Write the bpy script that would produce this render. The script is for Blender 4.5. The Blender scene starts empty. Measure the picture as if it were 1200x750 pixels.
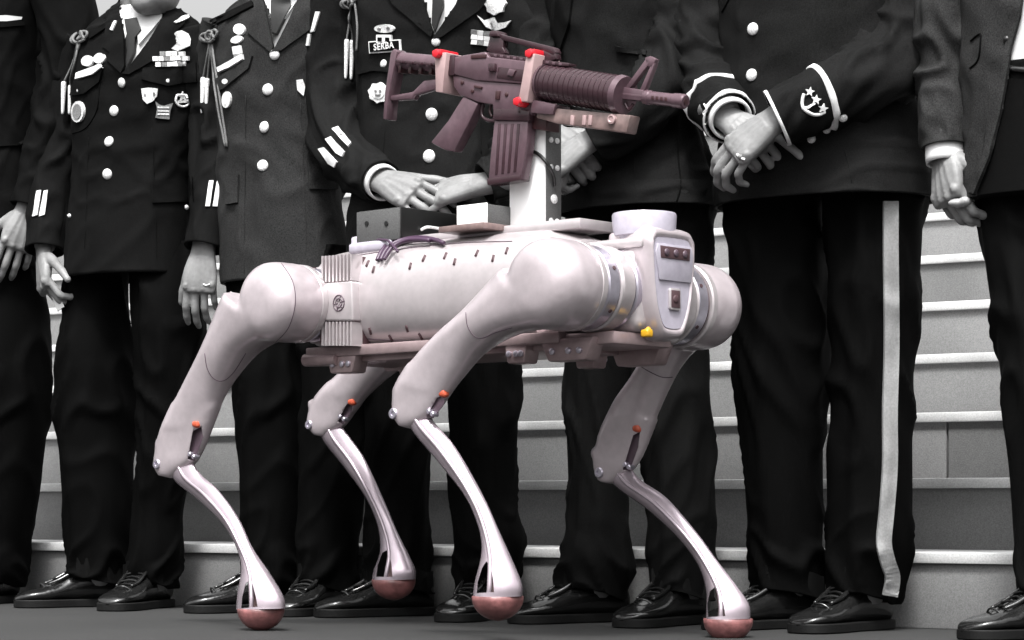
import bpy, bmesh, math, random
from mathutils import Vector, Matrix, noise
from mathutils.bvhtree import BVHTree
random.seed(7)
sc = bpy.context.scene
V = Vector
# ---------------------------------------------------------------- camera
FPX, CX, HY, H = 2700.0, 600.0, 590.0, 0.255      # photo pixels: focal length, centre column, horizon row; camera height (m)
cd = bpy.data.cameras.new('camera'); cam = bpy.data.objects.new('camera', cd)
sc.collection.objects.link(cam); sc.camera = cam
cam.location = (0, 0, H); cam.rotation_euler = (math.radians(90), 0, 0)
cd.sensor_width = 36; cd.lens = FPX/1200*36; cd.shift_y = (HY-375)/1200
cd.clip_start = 0.05; cd.clip_end = 2000
# ---------------------------------------------------------------- sky and sun
SUN_EL, SUN_AZ = 60, 190          # azimuth measured clockwise from +Y (behind the camera, to the left)
w = bpy.data.worlds.new('World'); sc.world = w; w.use_nodes = True
nt = w.node_tree; bg = nt.nodes['Background']
sky = nt.nodes.new('ShaderNodeTexSky'); sky.sky_type = 'NISHITA'; sky.sun_disc = False
sky.sun_elevation = math.radians(SUN_EL); sky.sun_rotation = math.radians(SUN_AZ)
sky.air_density = 1.5; sky.dust_density = 10.0; sky.ozone_density = 1.0
hs = nt.nodes.new('ShaderNodeHueSaturation'); hs.inputs['Saturation'].default_value = 0.0   # overcast: no blue
nt.links.new(sky.outputs[0], hs.inputs['Color']); nt.links.new(hs.outputs[0], bg.inputs['Color'])
bg.inputs['Strength'].default_value = 0.115
sl = bpy.data.lights.new('sun', 'SUN'); so = bpy.data.objects.new('sun', sl); sc.collection.objects.link(so)
sl.energy = 1.5; sl.angle = math.radians(10); sl.color = (1, .985, .96)
az, el = math.radians(SUN_AZ), math.radians(SUN_EL)
sdir = V((math.sin(az)*math.cos(el), math.cos(az)*math.cos(el), math.sin(el)))
so.rotation_euler = (-sdir).to_track_quat('-Z', 'Y').to_euler(); so.location = sdir*20
sc.view_settings.view_transform = 'Standard'; sc.view_settings.look = 'None'
sc.view_settings.gamma = 1; sc.view_settings.exposure = 1.45; sc.view_settings.use_curve_mapping = False

# ---------------------------------------------------------------- materials
def mat(name, col, rough=.6, metal=0., noise_amt=0., scale=60., bump=0., bscale=200., spec=.5, sheen=0., coat=0., patch=0., pscale=3., alpha=1., trans=0.):
    m = bpy.data.materials.new(name); m.use_nodes = True
    n = m.node_tree; b = n.nodes['Principled BSDF']
    if not hasattr(col, '__len__'): col = (col, col, col)
    c = (*col, 1)
    b.inputs['Base Color'].default_value = c; b.inputs['Roughness'].default_value = rough; b.inputs['Metallic'].default_value = metal
    b.inputs['Specular IOR Level'].default_value = spec
    if sheen: b.inputs['Sheen Weight'].default_value = sheen; b.inputs['Sheen Roughness'].default_value = .4
    if coat: b.inputs['Coat Weight'].default_value = coat; b.inputs['Coat Roughness'].default_value = .15
    if trans: b.inputs['Transmission Weight'].default_value = trans
    tc = n.nodes.new('ShaderNodeTexCoord')
    last = None
    if noise_amt or patch:
        nz = n.nodes.new('ShaderNodeTexNoise'); nz.inputs['Scale'].default_value = scale; nz.inputs['Detail'].default_value = 3
        n.links.new(tc.outputs['Object'], nz.inputs['Vector'])
        mp = n.nodes.new('ShaderNodeMapRange'); mp.inputs['From Min'].default_value = .25; mp.inputs['From Max'].default_value = .75
        mp.inputs['To Min'].default_value = 1-noise_amt; mp.inputs['To Max'].default_value = 1+noise_amt
        n.links.new(nz.outputs['Fac'], mp.inputs['Value'])
        out = mp.outputs[0]
        if patch:
            n2 = n.nodes.new('ShaderNodeTexNoise'); n2.inputs['Scale'].default_value = pscale; n2.inputs['Detail'].default_value = 5
            n.links.new(tc.outputs['Object'], n2.inputs['Vector'])
            m2 = n.nodes.new('ShaderNodeMapRange'); m2.inputs['From Min'].default_value = .3; m2.inputs['From Max'].default_value = .7
            m2.inputs['To Min'].default_value = 1-patch; m2.inputs['To Max'].default_value = 1+patch
            n.links.new(n2.outputs['Fac'], m2.inputs['Value'])
            mu = n.nodes.new('ShaderNodeMath'); mu.operation = 'MULTIPLY'
            n.links.new(out, mu.inputs[0]); n.links.new(m2.outputs[0], mu.inputs[1]); out = mu.outputs[0]
        mx = n.nodes.new('ShaderNodeVectorMath'); mx.operation = 'SCALE'; mx.inputs[0].default_value = col
        n.links.new(out, mx.inputs['Scale']); n.links.new(mx.outputs[0], b.inputs['Base Color'])
    if bump:
        nb = n.nodes.new('ShaderNodeTexNoise'); nb.inputs['Scale'].default_value = bscale; nb.inputs['Detail'].default_value = 4
        n.links.new(tc.outputs['Object'], nb.inputs['Vector'])
        bp = n.nodes.new('ShaderNodeBump'); bp.inputs['Strength'].default_value = bump; bp.inputs['Distance'].default_value = .002
        n.links.new(nb.outputs['Fac'], bp.inputs['Height']); n.links.new(bp.outputs[0], b.inputs['Normal'])
    return m
M = {}
M['ground'] = mat('dark_paving', .012, .85, noise_amt=.35, scale=220, patch=.22, pscale=2.2, bump=.5, bscale=160)
M['riser'] = mat('grey_stone', .125, .85, noise_amt=.28, scale=420, patch=.28, pscale=1.7, bump=.3, bscale=300)
M['tread'] = mat('pale_stone', .42, .7, noise_amt=.2, scale=300, patch=.25, pscale=5)
def cloth(name, c, sp=.035): return mat(name, c, .7, noise_amt=.6, scale=400, bump=.3, bscale=900, spec=sp)
M['black'] = cloth('black_wool', .0032); M['dark'] = cloth('dark_wool', .0048); M['mid'] = cloth('charcoal_wool', .0078); M['grey'] = cloth('grey_wool', .020); M['tweed'] = cloth('mid_grey_wool', .024)
M['trouser'] = cloth('black_trouser_wool', .0018, .025)
M['shirt'] = mat('white_cotton', .55, .9, noise_amt=.05, scale=300, spec=.2)
M['tie'] = mat('black_silk', .008, .5, noise_amt=.4, scale=300, spec=.3)
M['skin'] = mat('skin', .17, .5, noise_amt=.08, scale=120, patch=.2, pscale=24, bump=.45, bscale=95, spec=.35)
M['hair'] = mat('dark_hair', .02, .5, noise_amt=.5, scale=200, bump=.8, bscale=300)
M['leather'] = mat('black_leather', .008, .15, noise_amt=.3, scale=80, bump=.25, bscale=120, spec=.6)
M['sole'] = mat('black_rubber', .004, .6, bump=.2, spec=.2)
M['silver'] = mat('silver_metal', .62, .42, metal=.1, noise_amt=.4, scale=330, bump=.8, bscale=300)
M['white'] = mat('white_braid', .6, .8, noise_amt=.12, scale=400)
M['stripe'] = mat('grey_trouser_braid', .2, .7, noise_amt=.2, scale=250, patch=.25, pscale=14)
M['badge'] = mat('grey_enamel', .16, .4, noise_amt=.5, scale=300)
M['braid'] = mat('grey_cord', .11, .8, noise_amt=.6, scale=500)
M['shell'] = mat('lilac_white_shell', (.47, .415, .435), .28, metal=.4, noise_amt=.06, scale=60, patch=.10, pscale=11, coat=.2, bump=.06, bscale=300)
M['shank'] = mat('grey_lilac_alloy', (.37, .315, .35), .27, metal=.6, noise_amt=.06, scale=60, patch=.12, pscale=14, bump=.05, bscale=300)
M['panel'] = mat('white_panel', (.46, .42, .43), .28, metal=.45, noise_amt=.06, scale=60, patch=.10, pscale=9, coat=.2)
M['alu'] = mat('brushed_aluminium', (.50, .47, .54), .28, metal=.8, noise_amt=.08, scale=90)
M['pinkmetal'] = mat('dusty_pink_metal', (.33, .25, .255), .36, metal=.5, noise_amt=.12, scale=60, patch=.1, pscale=14)
M['darkslot'] = mat('dark_slot', (.06, .03, .035), .6)
M['actuator'] = mat('mauve_grey_plastic', (.075, .05, .065), .4, noise_amt=.1)
M['foot'] = mat('brown_red_rubber', (.16, .065, .064), .36, noise_amt=.35, scale=70, patch=.35, pscale=26, bump=.4, bscale=120)
M['orange'] = mat('orange_plastic', (.42, .075, .035), .4)
M['yellow'] = mat('yellow_plastic', (.5, .27, .012), .4)
M['red'] = mat('red_plastic', (.5, .008, .018), .4)
M['gun'] = mat('mauve_brown_polymer', (.036, .018, .023), .24, metal=.15, noise_amt=.12, scale=90, patch=.12, pscale=18)
M['gun2'] = mat('mauve_grey_polymer', (.10, .062, .075), .23, metal=.25, noise_amt=.12, scale=90, patch=.12, pscale=20)
M['gundark'] = mat('dark_red_brown_polymer', (.03, .008, .01), .45, noise_amt=.15)
M['module'] = mat('tan_housing', (.15, .105, .10), .3, noise_amt=.2, scale=60, patch=.25, pscale=30)
M['strap'] = mat('pale_pink_strap', (.34, .235, .235), .45, noise_amt=.1)
M['mountlit'] = mat('steel_lit_side', .8, .45)  # light on the mount's near sides, put into the colour
M['mountgrey'] = mat('grey_and_shaded_steel', .07, .55, noise_amt=.35, scale=420)  # shade on the mount's front faces, put into the colour; also plain grey parts
M['boxblack'] = mat('black_case', .008, .35)
M['cable'] = mat('purple_cable', (.045, .02, .045), .45)
M['clear'] = mat('pale_plastic', (.36, .335, .39), .25, noise_amt=.1)
M['pale_thing'] = mat('pale_grey_object', .25, .5)

# ---------------------------------------------------------------- helpers
def ray(px, py): return V(((px-CX)/FPX, 1.0, (HY-py)/FPX))
ORG = V((0, 0, H))
def hit_plane(px, py, p0, nrm):
    d = ray(px, py); t = (p0-ORG).dot(nrm)/d.dot(nrm); return ORG+d*t
def proj(p):
    d = p-ORG; return (CX+FPX*d.x/d.y, HY-FPX*d.z/d.y)
ROOTLOC = {}
def tag(o, label=None, cat=None, group=None, kind=None):
    if label: o['label'] = label
    if cat: o['category'] = cat
    if group: o['group'] = group
    if kind: o['kind'] = kind
    return o
def root(name, loc, label, cat, group=None):
    o = bpy.data.objects.new(name, None); sc.collection.objects.link(o); o.location = loc
    o.empty_display_size = .1; ROOTLOC[o.name] = V(loc); return tag(o, label, cat, group)
def off_of(parent):
    while parent is not None and parent.parent is not None: parent = parent.parent
    return ROOTLOC.get(parent.name, V((0, 0, 0))) if parent else V((0, 0, 0))
def obj(name, vf, m, parent=None, smooth=True, sharp=None):
    """vf = (verts, faces) in world metres; ONE mesh object."""
    vs, fs = vf; off = off_of(parent)
    me = bpy.data.meshes.new(name); me.from_pydata([tuple(V(v)-off) for v in vs], [], fs); me.validate(); 
    bm = bmesh.new(); bm.from_mesh(me); bmesh.ops.recalc_face_normals(bm, faces=bm.faces); bm.to_mesh(me); bm.free()
    if smooth:
        for p in me.polygons: p.use_smooth = True
        if sharp is not None: me.set_sharp_from_angle(angle=math.radians(sharp))
    me.materials.append(M[m] if isinstance(m, str) else m)
    o = bpy.data.objects.new(name, me); sc.collection.objects.link(o); o.parent = parent
    return o
def join(*vfs):
    vs, fs = [], []
    for a, b in vfs:
        k = len(vs); vs += list(a); fs += [tuple(i+k for i in f) for f in b]
    return vs, fs
def loft(rings, cap0=True, cap1=True, closed=True):
    n = len(rings[0]); vs = [p for r in rings for p in r]; fs = []
    for i in range(len(rings)-1):
        for j in range(n if closed else n-1):
            k = (j+1) % n
            fs.append((i*n+j, i*n+k, (i+1)*n+k, (i+1)*n+j))
    def cap(base, ring):
        c = sum((V(p) for p in ring), V((0, 0, 0)))/n; vs.append(c); ci = len(vs)-1
        for j in range(n): fs.append((base+j, base+(j+1) % n, ci))
    if cap0: cap(0, rings[0])
    if cap1: cap((len(rings)-1)*n, rings[-1])
    return vs, fs
def catmull(pts, n):
    """resample tuples of floats (same length) with a Catmull-Rom spline into n samples"""
    P = [tuple(float(x) for x in p) for p in pts]; m = len(P)-1; out = []
    for i in range(n):
        t = i/(n-1)*m; k = min(int(t), m-1); u = t-k
        p0, p1, p2, p3 = P[max(k-1, 0)], P[k], P[k+1], P[min(k+2, m)]
        out.append(tuple(.5*((2*b)+(-a+c)*u+(2*a-5*b+4*c-d)*u*u+(-a+3*b-3*c+d)*u**3) for a, b, c, d in zip(p0, p1, p2, p3)))
    return out
def tube(pts, radii, seg=10, n=None, caps=True, up=V((0, 0, 1)), flat=1., disp=None):
    """swept tube through points; radii per point; disp(t, theta) adds to the radius"""
    if not hasattr(radii, '__len__'): radii = [radii]*len(pts)
    if n: 
        q = catmull([(*p, r) for p, r in zip(pts, radii)], n); pts = [V(a[:3]) for a in q]; radii = [a[3] for a in q]
    pts = [V(p) for p in pts]; rings = []; prev = None
    for i, p in enumerate(pts):
        d = (pts[min(i+1, len(pts)-1)]-pts[max(i-1, 0)]).normalized()
        if prev is None:
            s = d.cross(up)
            if s.length < .05: s = d.cross(V((1, .3, 0)))
        else: s = prev-d*prev.dot(d)
        s.normalize(); prev = s; t2 = s.cross(d).normalized()
        ring = []
        for j in range(seg):
            a = 2*math.pi*j/seg; r = radii[i]+(disp(i/(len(pts)-1), a) if disp else 0)
            ring.append(p+s*math.cos(a)*r+t2*math.sin(a)*r*flat)
        rings.append(ring)
    return loft(rings, caps, caps)
def lathe(c, axis, prof, seg=32, sx=None):
    """profile [(along axis, radius)] turned round axis through c"""
    axis = V(axis).normalized(); s = axis.cross(V((0, 0, 1)))
    if s.length < .05: s = V((1, 0, 0))
    s.normalize(); t = axis.cross(s)
    return loft([[c+axis*h+s*math.cos(2*math.pi*j/seg)*max(r, 1e-4)+t*math.sin(2*math.pi*j/seg)*max(r, 1e-4) for j in range(seg)] for h, r in prof])
def ellipsoid(c, rx, ry, rz, X=V((1, 0, 0)), Y=V((0, 1, 0)), Z=V((0, 0, 1)), seg=20, rows=12):
    rings = []
    for i in range(rows+1):
        a = math.pi*i/rows; a = min(max(a, .02), math.pi-.02)
        rings.append([c+Z*rz*math.cos(a)+X*rx*math.sin(a)*math.cos(2*math.pi*j/seg)+Y*ry*math.sin(a)*math.sin(2*math.pi*j/seg) for j in range(seg)])
    return loft(rings)
def bevbox(c, X, Y, Z, hx, hy, hz, bev=.004, seg=2):
    """bevelled box with half sizes along three unit axes"""
    bm = bmesh.new(); bmesh.ops.create_cube(bm, size=2)
    for v in bm.verts: v.co = V((v.co.x*hx, v.co.y*hy, v.co.z*hz))
    if bev: bmesh.ops.bevel(bm, geom=bm.edges[:], offset=min(bev, .9*min(hx, hy, hz)), segments=seg, affect='EDGES', profile=.5)
    bm.verts.index_update()
    vs = [c+X*v.co.x+Y*v.co.y+Z*v.co.z for v in bm.verts]; fs = [tuple(v.index for v in f.verts) for f in bm.faces]; bm.free()
    return vs, fs
def extrude(poly, vec, bev=0., seg=2):
    """planar polygon (world points) extruded by vec, optionally bevelled"""
    bm = bmesh.new(); a = [bm.verts.new(V(p)) for p in poly]; b = [bm.verts.new(V(p)+vec) for p in poly]; n = len(poly)
    bm.faces.new(a); bm.faces.new(b[::-1])
    for i in range(n): bm.faces.new((a[i], a[(i+1) % n], b[(i+1) % n], b[i]))
    bmesh.ops.recalc_face_normals(bm, faces=bm.faces)
    if bev: bmesh.ops.bevel(bm, geom=bm.edges[:], offset=bev, segments=seg, affect='EDGES', profile=.5)
    bmesh.ops.triangulate(bm, faces=[f for f in bm.faces if len(f.verts) > 4])
    bm.verts.index_update(); r = ([v.co.copy() for v in bm.verts], [tuple(v.index for v in f.verts) for f in bm.faces]); bm.free()
    return r
def remesh(vf, voxel, smooth=4, fac=.5):
    me = bpy.data.meshes.new('tmp'); me.from_pydata([tuple(v) for v in vf[0]], [], vf[1])
    bm = bmesh.new(); bm.from_mesh(me); bmesh.ops.recalc_face_normals(bm, faces=bm.faces); bm.to_mesh(me); bm.free()
    o = bpy.data.objects.new('tmp', me); sc.collection.objects.link(o)
    md = o.modifiers.new('r', 'REMESH'); md.mode = 'VOXEL'; md.voxel_size = voxel
    if smooth: s = o.modifiers.new('s', 'SMOOTH'); s.factor = fac; s.iterations = smooth
    dg = bpy.context.evaluated_depsgraph_get(); e = o.evaluated_get(dg).to_mesh()
    r = ([v.co.copy() for v in e.vertices], [tuple(p.vertices) for p in e.polygons])
    bpy.data.objects.remove(o); bpy.data.meshes.remove(me); return r
def subtract(vf, cutters):
    def mk(x):
        me = bpy.data.meshes.new('tmp'); me.from_pydata([tuple(v) for v in x[0]], [], x[1])
        bm = bmesh.new(); bm.from_mesh(me); bmesh.ops.recalc_face_normals(bm, faces=bm.faces); bm.to_mesh(me); bm.free()
        o = bpy.data.objects.new('tmp', me); sc.collection.objects.link(o); return o
    o = mk(vf); cs = [mk(c) for c in cutters]
    for c in cs:
        b = o.modifiers.new('b', 'BOOLEAN'); b.operation = 'DIFFERENCE'; b.object = c; b.solver = 'EXACT'
    dg = bpy.context.evaluated_depsgraph_get(); e = o.evaluated_get(dg).to_mesh()
    r = ([v.co.copy() for v in e.vertices], [tuple(p.vertices) for p in e.polygons])
    for x in [o]+cs: bpy.data.objects.remove(x)
    return r
def bvh_of(*vfs):
    vs, fs = join(*vfs); return BVHTree.FromPolygons([tuple(v) for v in vs], fs)
def surf(bvh, px, py, off=.0, fallback=None):
    d = ray(px, py).normalized(); loc, nr, i, dist = bvh.ray_cast(ORG, d)
    if loc is None:
        p = ORG+d*(fallback if fallback else 4.8); return None
    if nr.dot(d) > 0: nr = -nr
    return loc+nr*off, nr
def plate(bvh, poly, thick=.003, off=.001, cuts=1, edge=None, smooth=0):
    """a thin solid patch lying on a surface; its outline is a polygon in photo pixels"""
    bm = bmesh.new(); vs = [bm.verts.new((x, y, 0)) for x, y in poly]; bm.faces.new(vs)
    bmesh.ops.triangulate(bm, faces=bm.faces[:])
    lim = edge or 7.
    for _ in range(5):
        lo = [e for e in bm.edges if e.calc_length() > lim]
        if not lo: break
        bmesh.ops.subdivide_edges(bm, edges=lo, cuts=1); bmesh.ops.triangulate(bm, faces=[f for f in bm.faces if len(f.verts) > 3])
    bm.verts.index_update(); pts = [v.co.copy() for v in bm.verts]; fs = [tuple(v.index for v in f.verts) for f in bm.faces]
    bd = [(e.verts[0].index, e.verts[1].index) for e in bm.edges if e.is_boundary]; bm.free()
    hs = [surf(bvh, p.x, p.y) for p in pts]; good = [(p, h) for p, h in zip(pts, hs) if h]
    if not good: return None
    nav = sum((h[1] for p, h in good), V((0, 0, 0))).normalized()
    cen = sum((h[0] for p, h in good), V((0, 0, 0)))/len(good)
    if smooth:                                            # even out small folds under a wide braid
        nb = {i: set() for i in range(len(pts))}
        for f in fs:
            for i in f: nb[i].update(j for j in f if j != i)
        L_ = [(h[0] if h else ORG+ray(p.x, p.y)*min(good, key=lambda gg: (gg[0]-p).length)[1][0].y) for p, h in zip(pts, hs)]
        for _ in range(smooth): L_ = [l_*.4+sum((L_[j] for j in nb[i]), V((0, 0, 0)))*(.6/len(nb[i])) for i, l_ in enumerate(L_)]
        D_ = [(a-ORG).length for a in L_]; hs = [(ORG+ray(p.x, p.y).normalized()*d_, nav) for p, d_ in zip(pts, D_)]
    top, bot = [], []
    for p, h in zip(pts, hs):
        if h is None: loc = hit_plane(p.x, p.y, cen, nav); nr = nav
        else: loc, nr = h; nr = (nr+nav).normalized()
        top.append(loc+nr*(off+thick)); bot.append(loc+nr*(off-.004))
    n = len(pts); f2 = list(fs)+[tuple(i+n for i in f[::-1]) for f in fs]+[(a, b, b+n, a+n) for a, b in bd]
    return top+bot, f2
def ell(cx, cy, rx, ry, rot=0, n=16):
    c, s = math.cos(math.radians(rot)), math.sin(math.radians(rot))
    return [(cx+rx*math.cos(a)*c-ry*math.sin(a)*s, cy+rx*math.cos(a)*s+ry*math.sin(a)*c) for a in [2*math.pi*i/n for i in range(n)]]
def rect(cx, cy, hw, hh, rot=0):
    c, s = math.cos(math.radians(rot)), math.sin(math.radians(rot))
    return [(cx+x*c-y*s, cy+x*s+y*c) for x, y in ((-hw, -hh), (hw, -hh), (hw, hh), (-hw, hh))]
def star(cx, cy, r, rot=0, k=5, inner=.42):
    return [(cx+(r if i % 2 == 0 else r*inner)*math.sin(math.radians(rot)+math.pi*i/k), cy-(r if i % 2 == 0 else r*inner)*math.cos(math.radians(rot)+math.pi*i/k)) for i in range(2*k)]
def line_poly(pts, wpx):
    L, R = [], []
    for i, p in enumerate(pts):
        a, b = V(pts[max(i-1, 0)]), V(pts[min(i+1, len(pts)-1)]); d = (b-a).normalized(); nn = V((-d.y, d.x))*wpx/2
        L.append((p[0]+nn.x, p[1]+nn.y)); R.append((p[0]-nn.x, p[1]-nn.y))
    return L+R[::-1]
# ---------------------------------------------------------------- ground and stairs
SA = math.radians(31.7)
U = V((math.cos(SA), -math.sin(SA), 0)); N = V((math.sin(SA), math.cos(SA), 0)); ZZ = V((0, 0, 1))   # along the steps / up the flight
S0 = V((.843, 4.55, 0))                  # a point on the line where the people's heels stand
STAIR0 = S0+N*.13; R_, T_ = .155, .30
g = obj('ground', ([(-300, -300, 0), (300, -300, 0), (300, 300, 0), (-300, 300, 0)], [(0, 1, 2, 3)]), 'ground', smooth=False); tag(g, kind='structure')
NST = 10
stairs = bpy.data.objects.new('stairs', None); sc.collection.objects.link(stairs); stairs.location = STAIR0; ROOTLOC['stairs'] = STAIR0.copy(); tag(stairs, kind='structure')
mesh_cache = {}
def block(name, t0, t1, d0, d1, z0, z1, m, bev):
    c = STAIR0+U*((t0+t1)/2)+N*((d0+d1)/2)+ZZ*((z0+z1)/2)
    key = (name, round(t1-t0, 4), round(d1-d0, 4), round(z1-z0, 4))
    if key not in mesh_cache:
        vs, fs = bevbox(V((0, 0, 0)), V((1, 0, 0)), V((0, 1, 0)), ZZ, (t1-t0)/2, (d1-d0)/2, (z1-z0)/2, bev, 2)
        me = bpy.data.meshes.new(name); me.from_pydata(vs, [], fs); me.materials.append(M[m])
        for p in me.polygons: p.use_smooth = True
        me.set_sharp_from_angle(angle=math.radians(40)); mesh_cache[key] = me
    o = bpy.data.objects.new(name, mesh_cache[key]); sc.collection.objects.link(o); o.parent = stairs
    o.location = c-STAIR0; o.rotation_euler = (0, 0, -SA); return o
pj = hit_plane(1110, 525, STAIR0+N*(2*T_), N); tj = (pj-STAIR0).dot(U)
for k in range(NST):
    ph = {2: tj}.get(k, tj+[.9, .35, 0, 1.1, .5, 1.3, .2, .8, 1.2, .4][k]*1.2)
    ln = 1.9 if k == 2 else 4.2; t = ph-ln*(4 if k == 2 else 2)+(0 if k == 2 else .6)
    while t < 6:
        block('riser_stone', t+.0025, t+ln-.0025, k*T_, k*T_+T_+.06, 0.0 if k == 0 else k*R_-.03, (k+1)*R_-.017, 'riser', .002)
        block('tread_slab', t+.45+.001, t+.45+ln-.001, k*T_-.012, k*T_+T_+.02, (k+1)*R_-.022, (k+1)*R_, 'tread', .003)
        t += ln
zl = NST*R_
ld = obj('landing', bevbox(STAIR0+N*(NST*T_+5.03)+ZZ*(zl-.2), U, N, ZZ, 9, 5, .16, .01), 'riser', smooth=False); tag(ld, kind='structure')

# ---------------------------------------------------------------- people
FW = -N                                  # the way the row of people faces
def on_row(px, s=0.):
    """point of the row line (s metres in front of the heels line) seen in photo column px"""
    p0 = S0+FW*s; d = ray(px, HY); t = (p0-ORG).dot(N)/d.dot(N); p = ORG+d*t; return V((p.x, p.y, 0))
def fold(p, k, amp):
    return amp*(noise.noise(p*k)+.5*noise.noise(p*k*2.1+V((7, 3, 1))))
def ridged(p): return 1-abs(noise.noise(p))*2

def make_hand(side, curl=(25, 25, 30, 35), spread=6, thumb=(.72, .66, -.22), thumb_bend=18, voxel=.0023, scale=1.0, prox=None):
    """left hand: fingers +Y, back +Z, thumb +X (mirrored for the right)"""
    parts = []
    palm = [(-.07, .029, .024, 0, 0), (-.03, .028, .021, 0, 0), (0, .029, .019, 0, 0), (.02, .034, .018, .001, 0), (.045, .040, .017, .002, 0), (.07, .0425, .0155, .001, 0), (.09, .041, .0125, 0, -.001), (.100, .036, .009, 0, -.002)]
    rings = []
    for y, hw, ht, ox, oz in catmull(palm, 16):
        rings.append([V((ox+hw*math.copysign(abs(math.cos(a))**.75, math.cos(a)), y, oz+ht*math.copysign(abs(math.sin(a))**.8, math.sin(a)))) for a in [2*math.pi*j/20 for j in range(20)]])
    parts.append(loft(rings))
    base = [(.031, .090), (.0105, .095), (-.0105, .092), (-.031, .083)]; lens = [(.042, .026, .021), (.046, .029, .022), (.043, .027, .022), (.033, .021, .019)]; rad = [.0092, .0095, .0090, .0080]
    for f in range(4):
        p = V((base[f][0], base[f][1]-.012, -.001)); yaw = math.radians((1.5-f)*spread); ang = 0
        pts = [p.copy()]; rr = [rad[f]*1.08]
        for s in range(3):
            ang += math.radians(curl[f]*(1.0 if s else (.8 if prox is None else prox)))
            d = V((math.sin(yaw)*math.cos(ang), math.cos(yaw)*math.cos(ang), -math.sin(ang)))
            L = lens[f][s]+(.012 if s == 0 else 0)
            pts += [p+d*L*.5, p+d*L]; rr += [rad[f]*(.98-.07*s), rad[f]*(1.03-.09*s)]
            p = p+d*L
        rr[-1] = rad[f]*.72
        parts.append(tube(pts, rr, 12, n=22)); parts.append(ellipsoid(pts[-1], rad[f]*.74, rad[f]*.74, rad[f]*.74, seg=10, rows=6))
        parts.append(ellipsoid(V((base[f][0], base[f][1]-.004, .004)), .0098, .012, .0095, seg=10, rows=6))
    d = V(thumb).normalized(); p = V((.022, .018, -.006)); pts = [p, p+d*.026, p+d*.05]; rr = [.015, .0145, .0115]
    p = pts[-1]
    for s, L in enumerate((.034, .027)):
        d = (d+V((-.5, .55, -.3))*math.tan(math.radians(thumb_bend))).normalized()
        pts += [p+d*L*.5, p+d*L]; rr += [.0104-.0008*s, .0108-.002*s]; p = p+d*L
    parts.append(tube(pts, rr, 12, n=20)); parts.append(ellipsoid(p, .0085, .0085, .0085, seg=10, rows=6))
    vs, fs = remesh(join(*parts), voxel, 4, .5)
    creases = [(base[f][0], base[f][1]+.046*0, rad[f]) for f in range(4)]
    for v in vs:                      # back-of-hand tendons and skin folds
        if v.z > .004 and .015 < v.y < .088:
            for f in range(4):
                v.z += .0013*math.exp(-((v.x-base[f][0]*(.35+.65*v.y/.09))/.0045)**2)
    mir = -1 if side == 'R' else 1
    return [V((v.x*mir, v.y, v.z))*scale for v in vs], fs
def place_hand(vf, wrist, ydir, zdir):
    Y = V(ydir).normalized(); Z = V(zdir); Z = (Z-Y*Z.dot(Y)).normalized(); X = Y.cross(Z)
    return [wrist+X*v.x+Y*v.y+Z*v.z for v in vf[0]], vf[1]
def make_head(c, fwd, s=1.0):
    fwd = V(fwd).normalized(); sd = ZZ.cross(fwd)   # sd = the person's left
    e = lambda f, l, z, rf, rl, rz: ellipsoid(c+fwd*f*s+sd*l*s+ZZ*z*s, rl*s, rf*s, rz*s, X=sd, Y=fwd, seg=18, rows=10)
    parts = [e(-.012, 0, .035, .098, .076, .09), e(.02, 0, -.03, .07, .064, .085), e(.055, 0, -.085, .034, .036, .03), e(.03, 0, -.075, .058, .056, .035),
             e(.095, 0, -.012, .022, .014, .016), e(.085, 0, .012, .016, .009, .026), e(.078, 0, .036, .016, .05, .012),
             e(.08, 0, -.052, .012, .024, .006), e(.078, 0, -.063, .012, .022, .006),
             e(.068, .031, .012, .014, .016, .012), e(.068, -.031, .012, .014, .016, .012),
             e(-.005, .078, -.005, .017, .008, .03), e(-.005, -.078, -.005, .017, .008, .03), e(.06, .045, -.015, .025, .02, .02), e(.06, -.045, -.015, .025, .02, .02)]
    return remesh(join(*parts), .006, 4, .5)
PEOPLE = []
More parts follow.
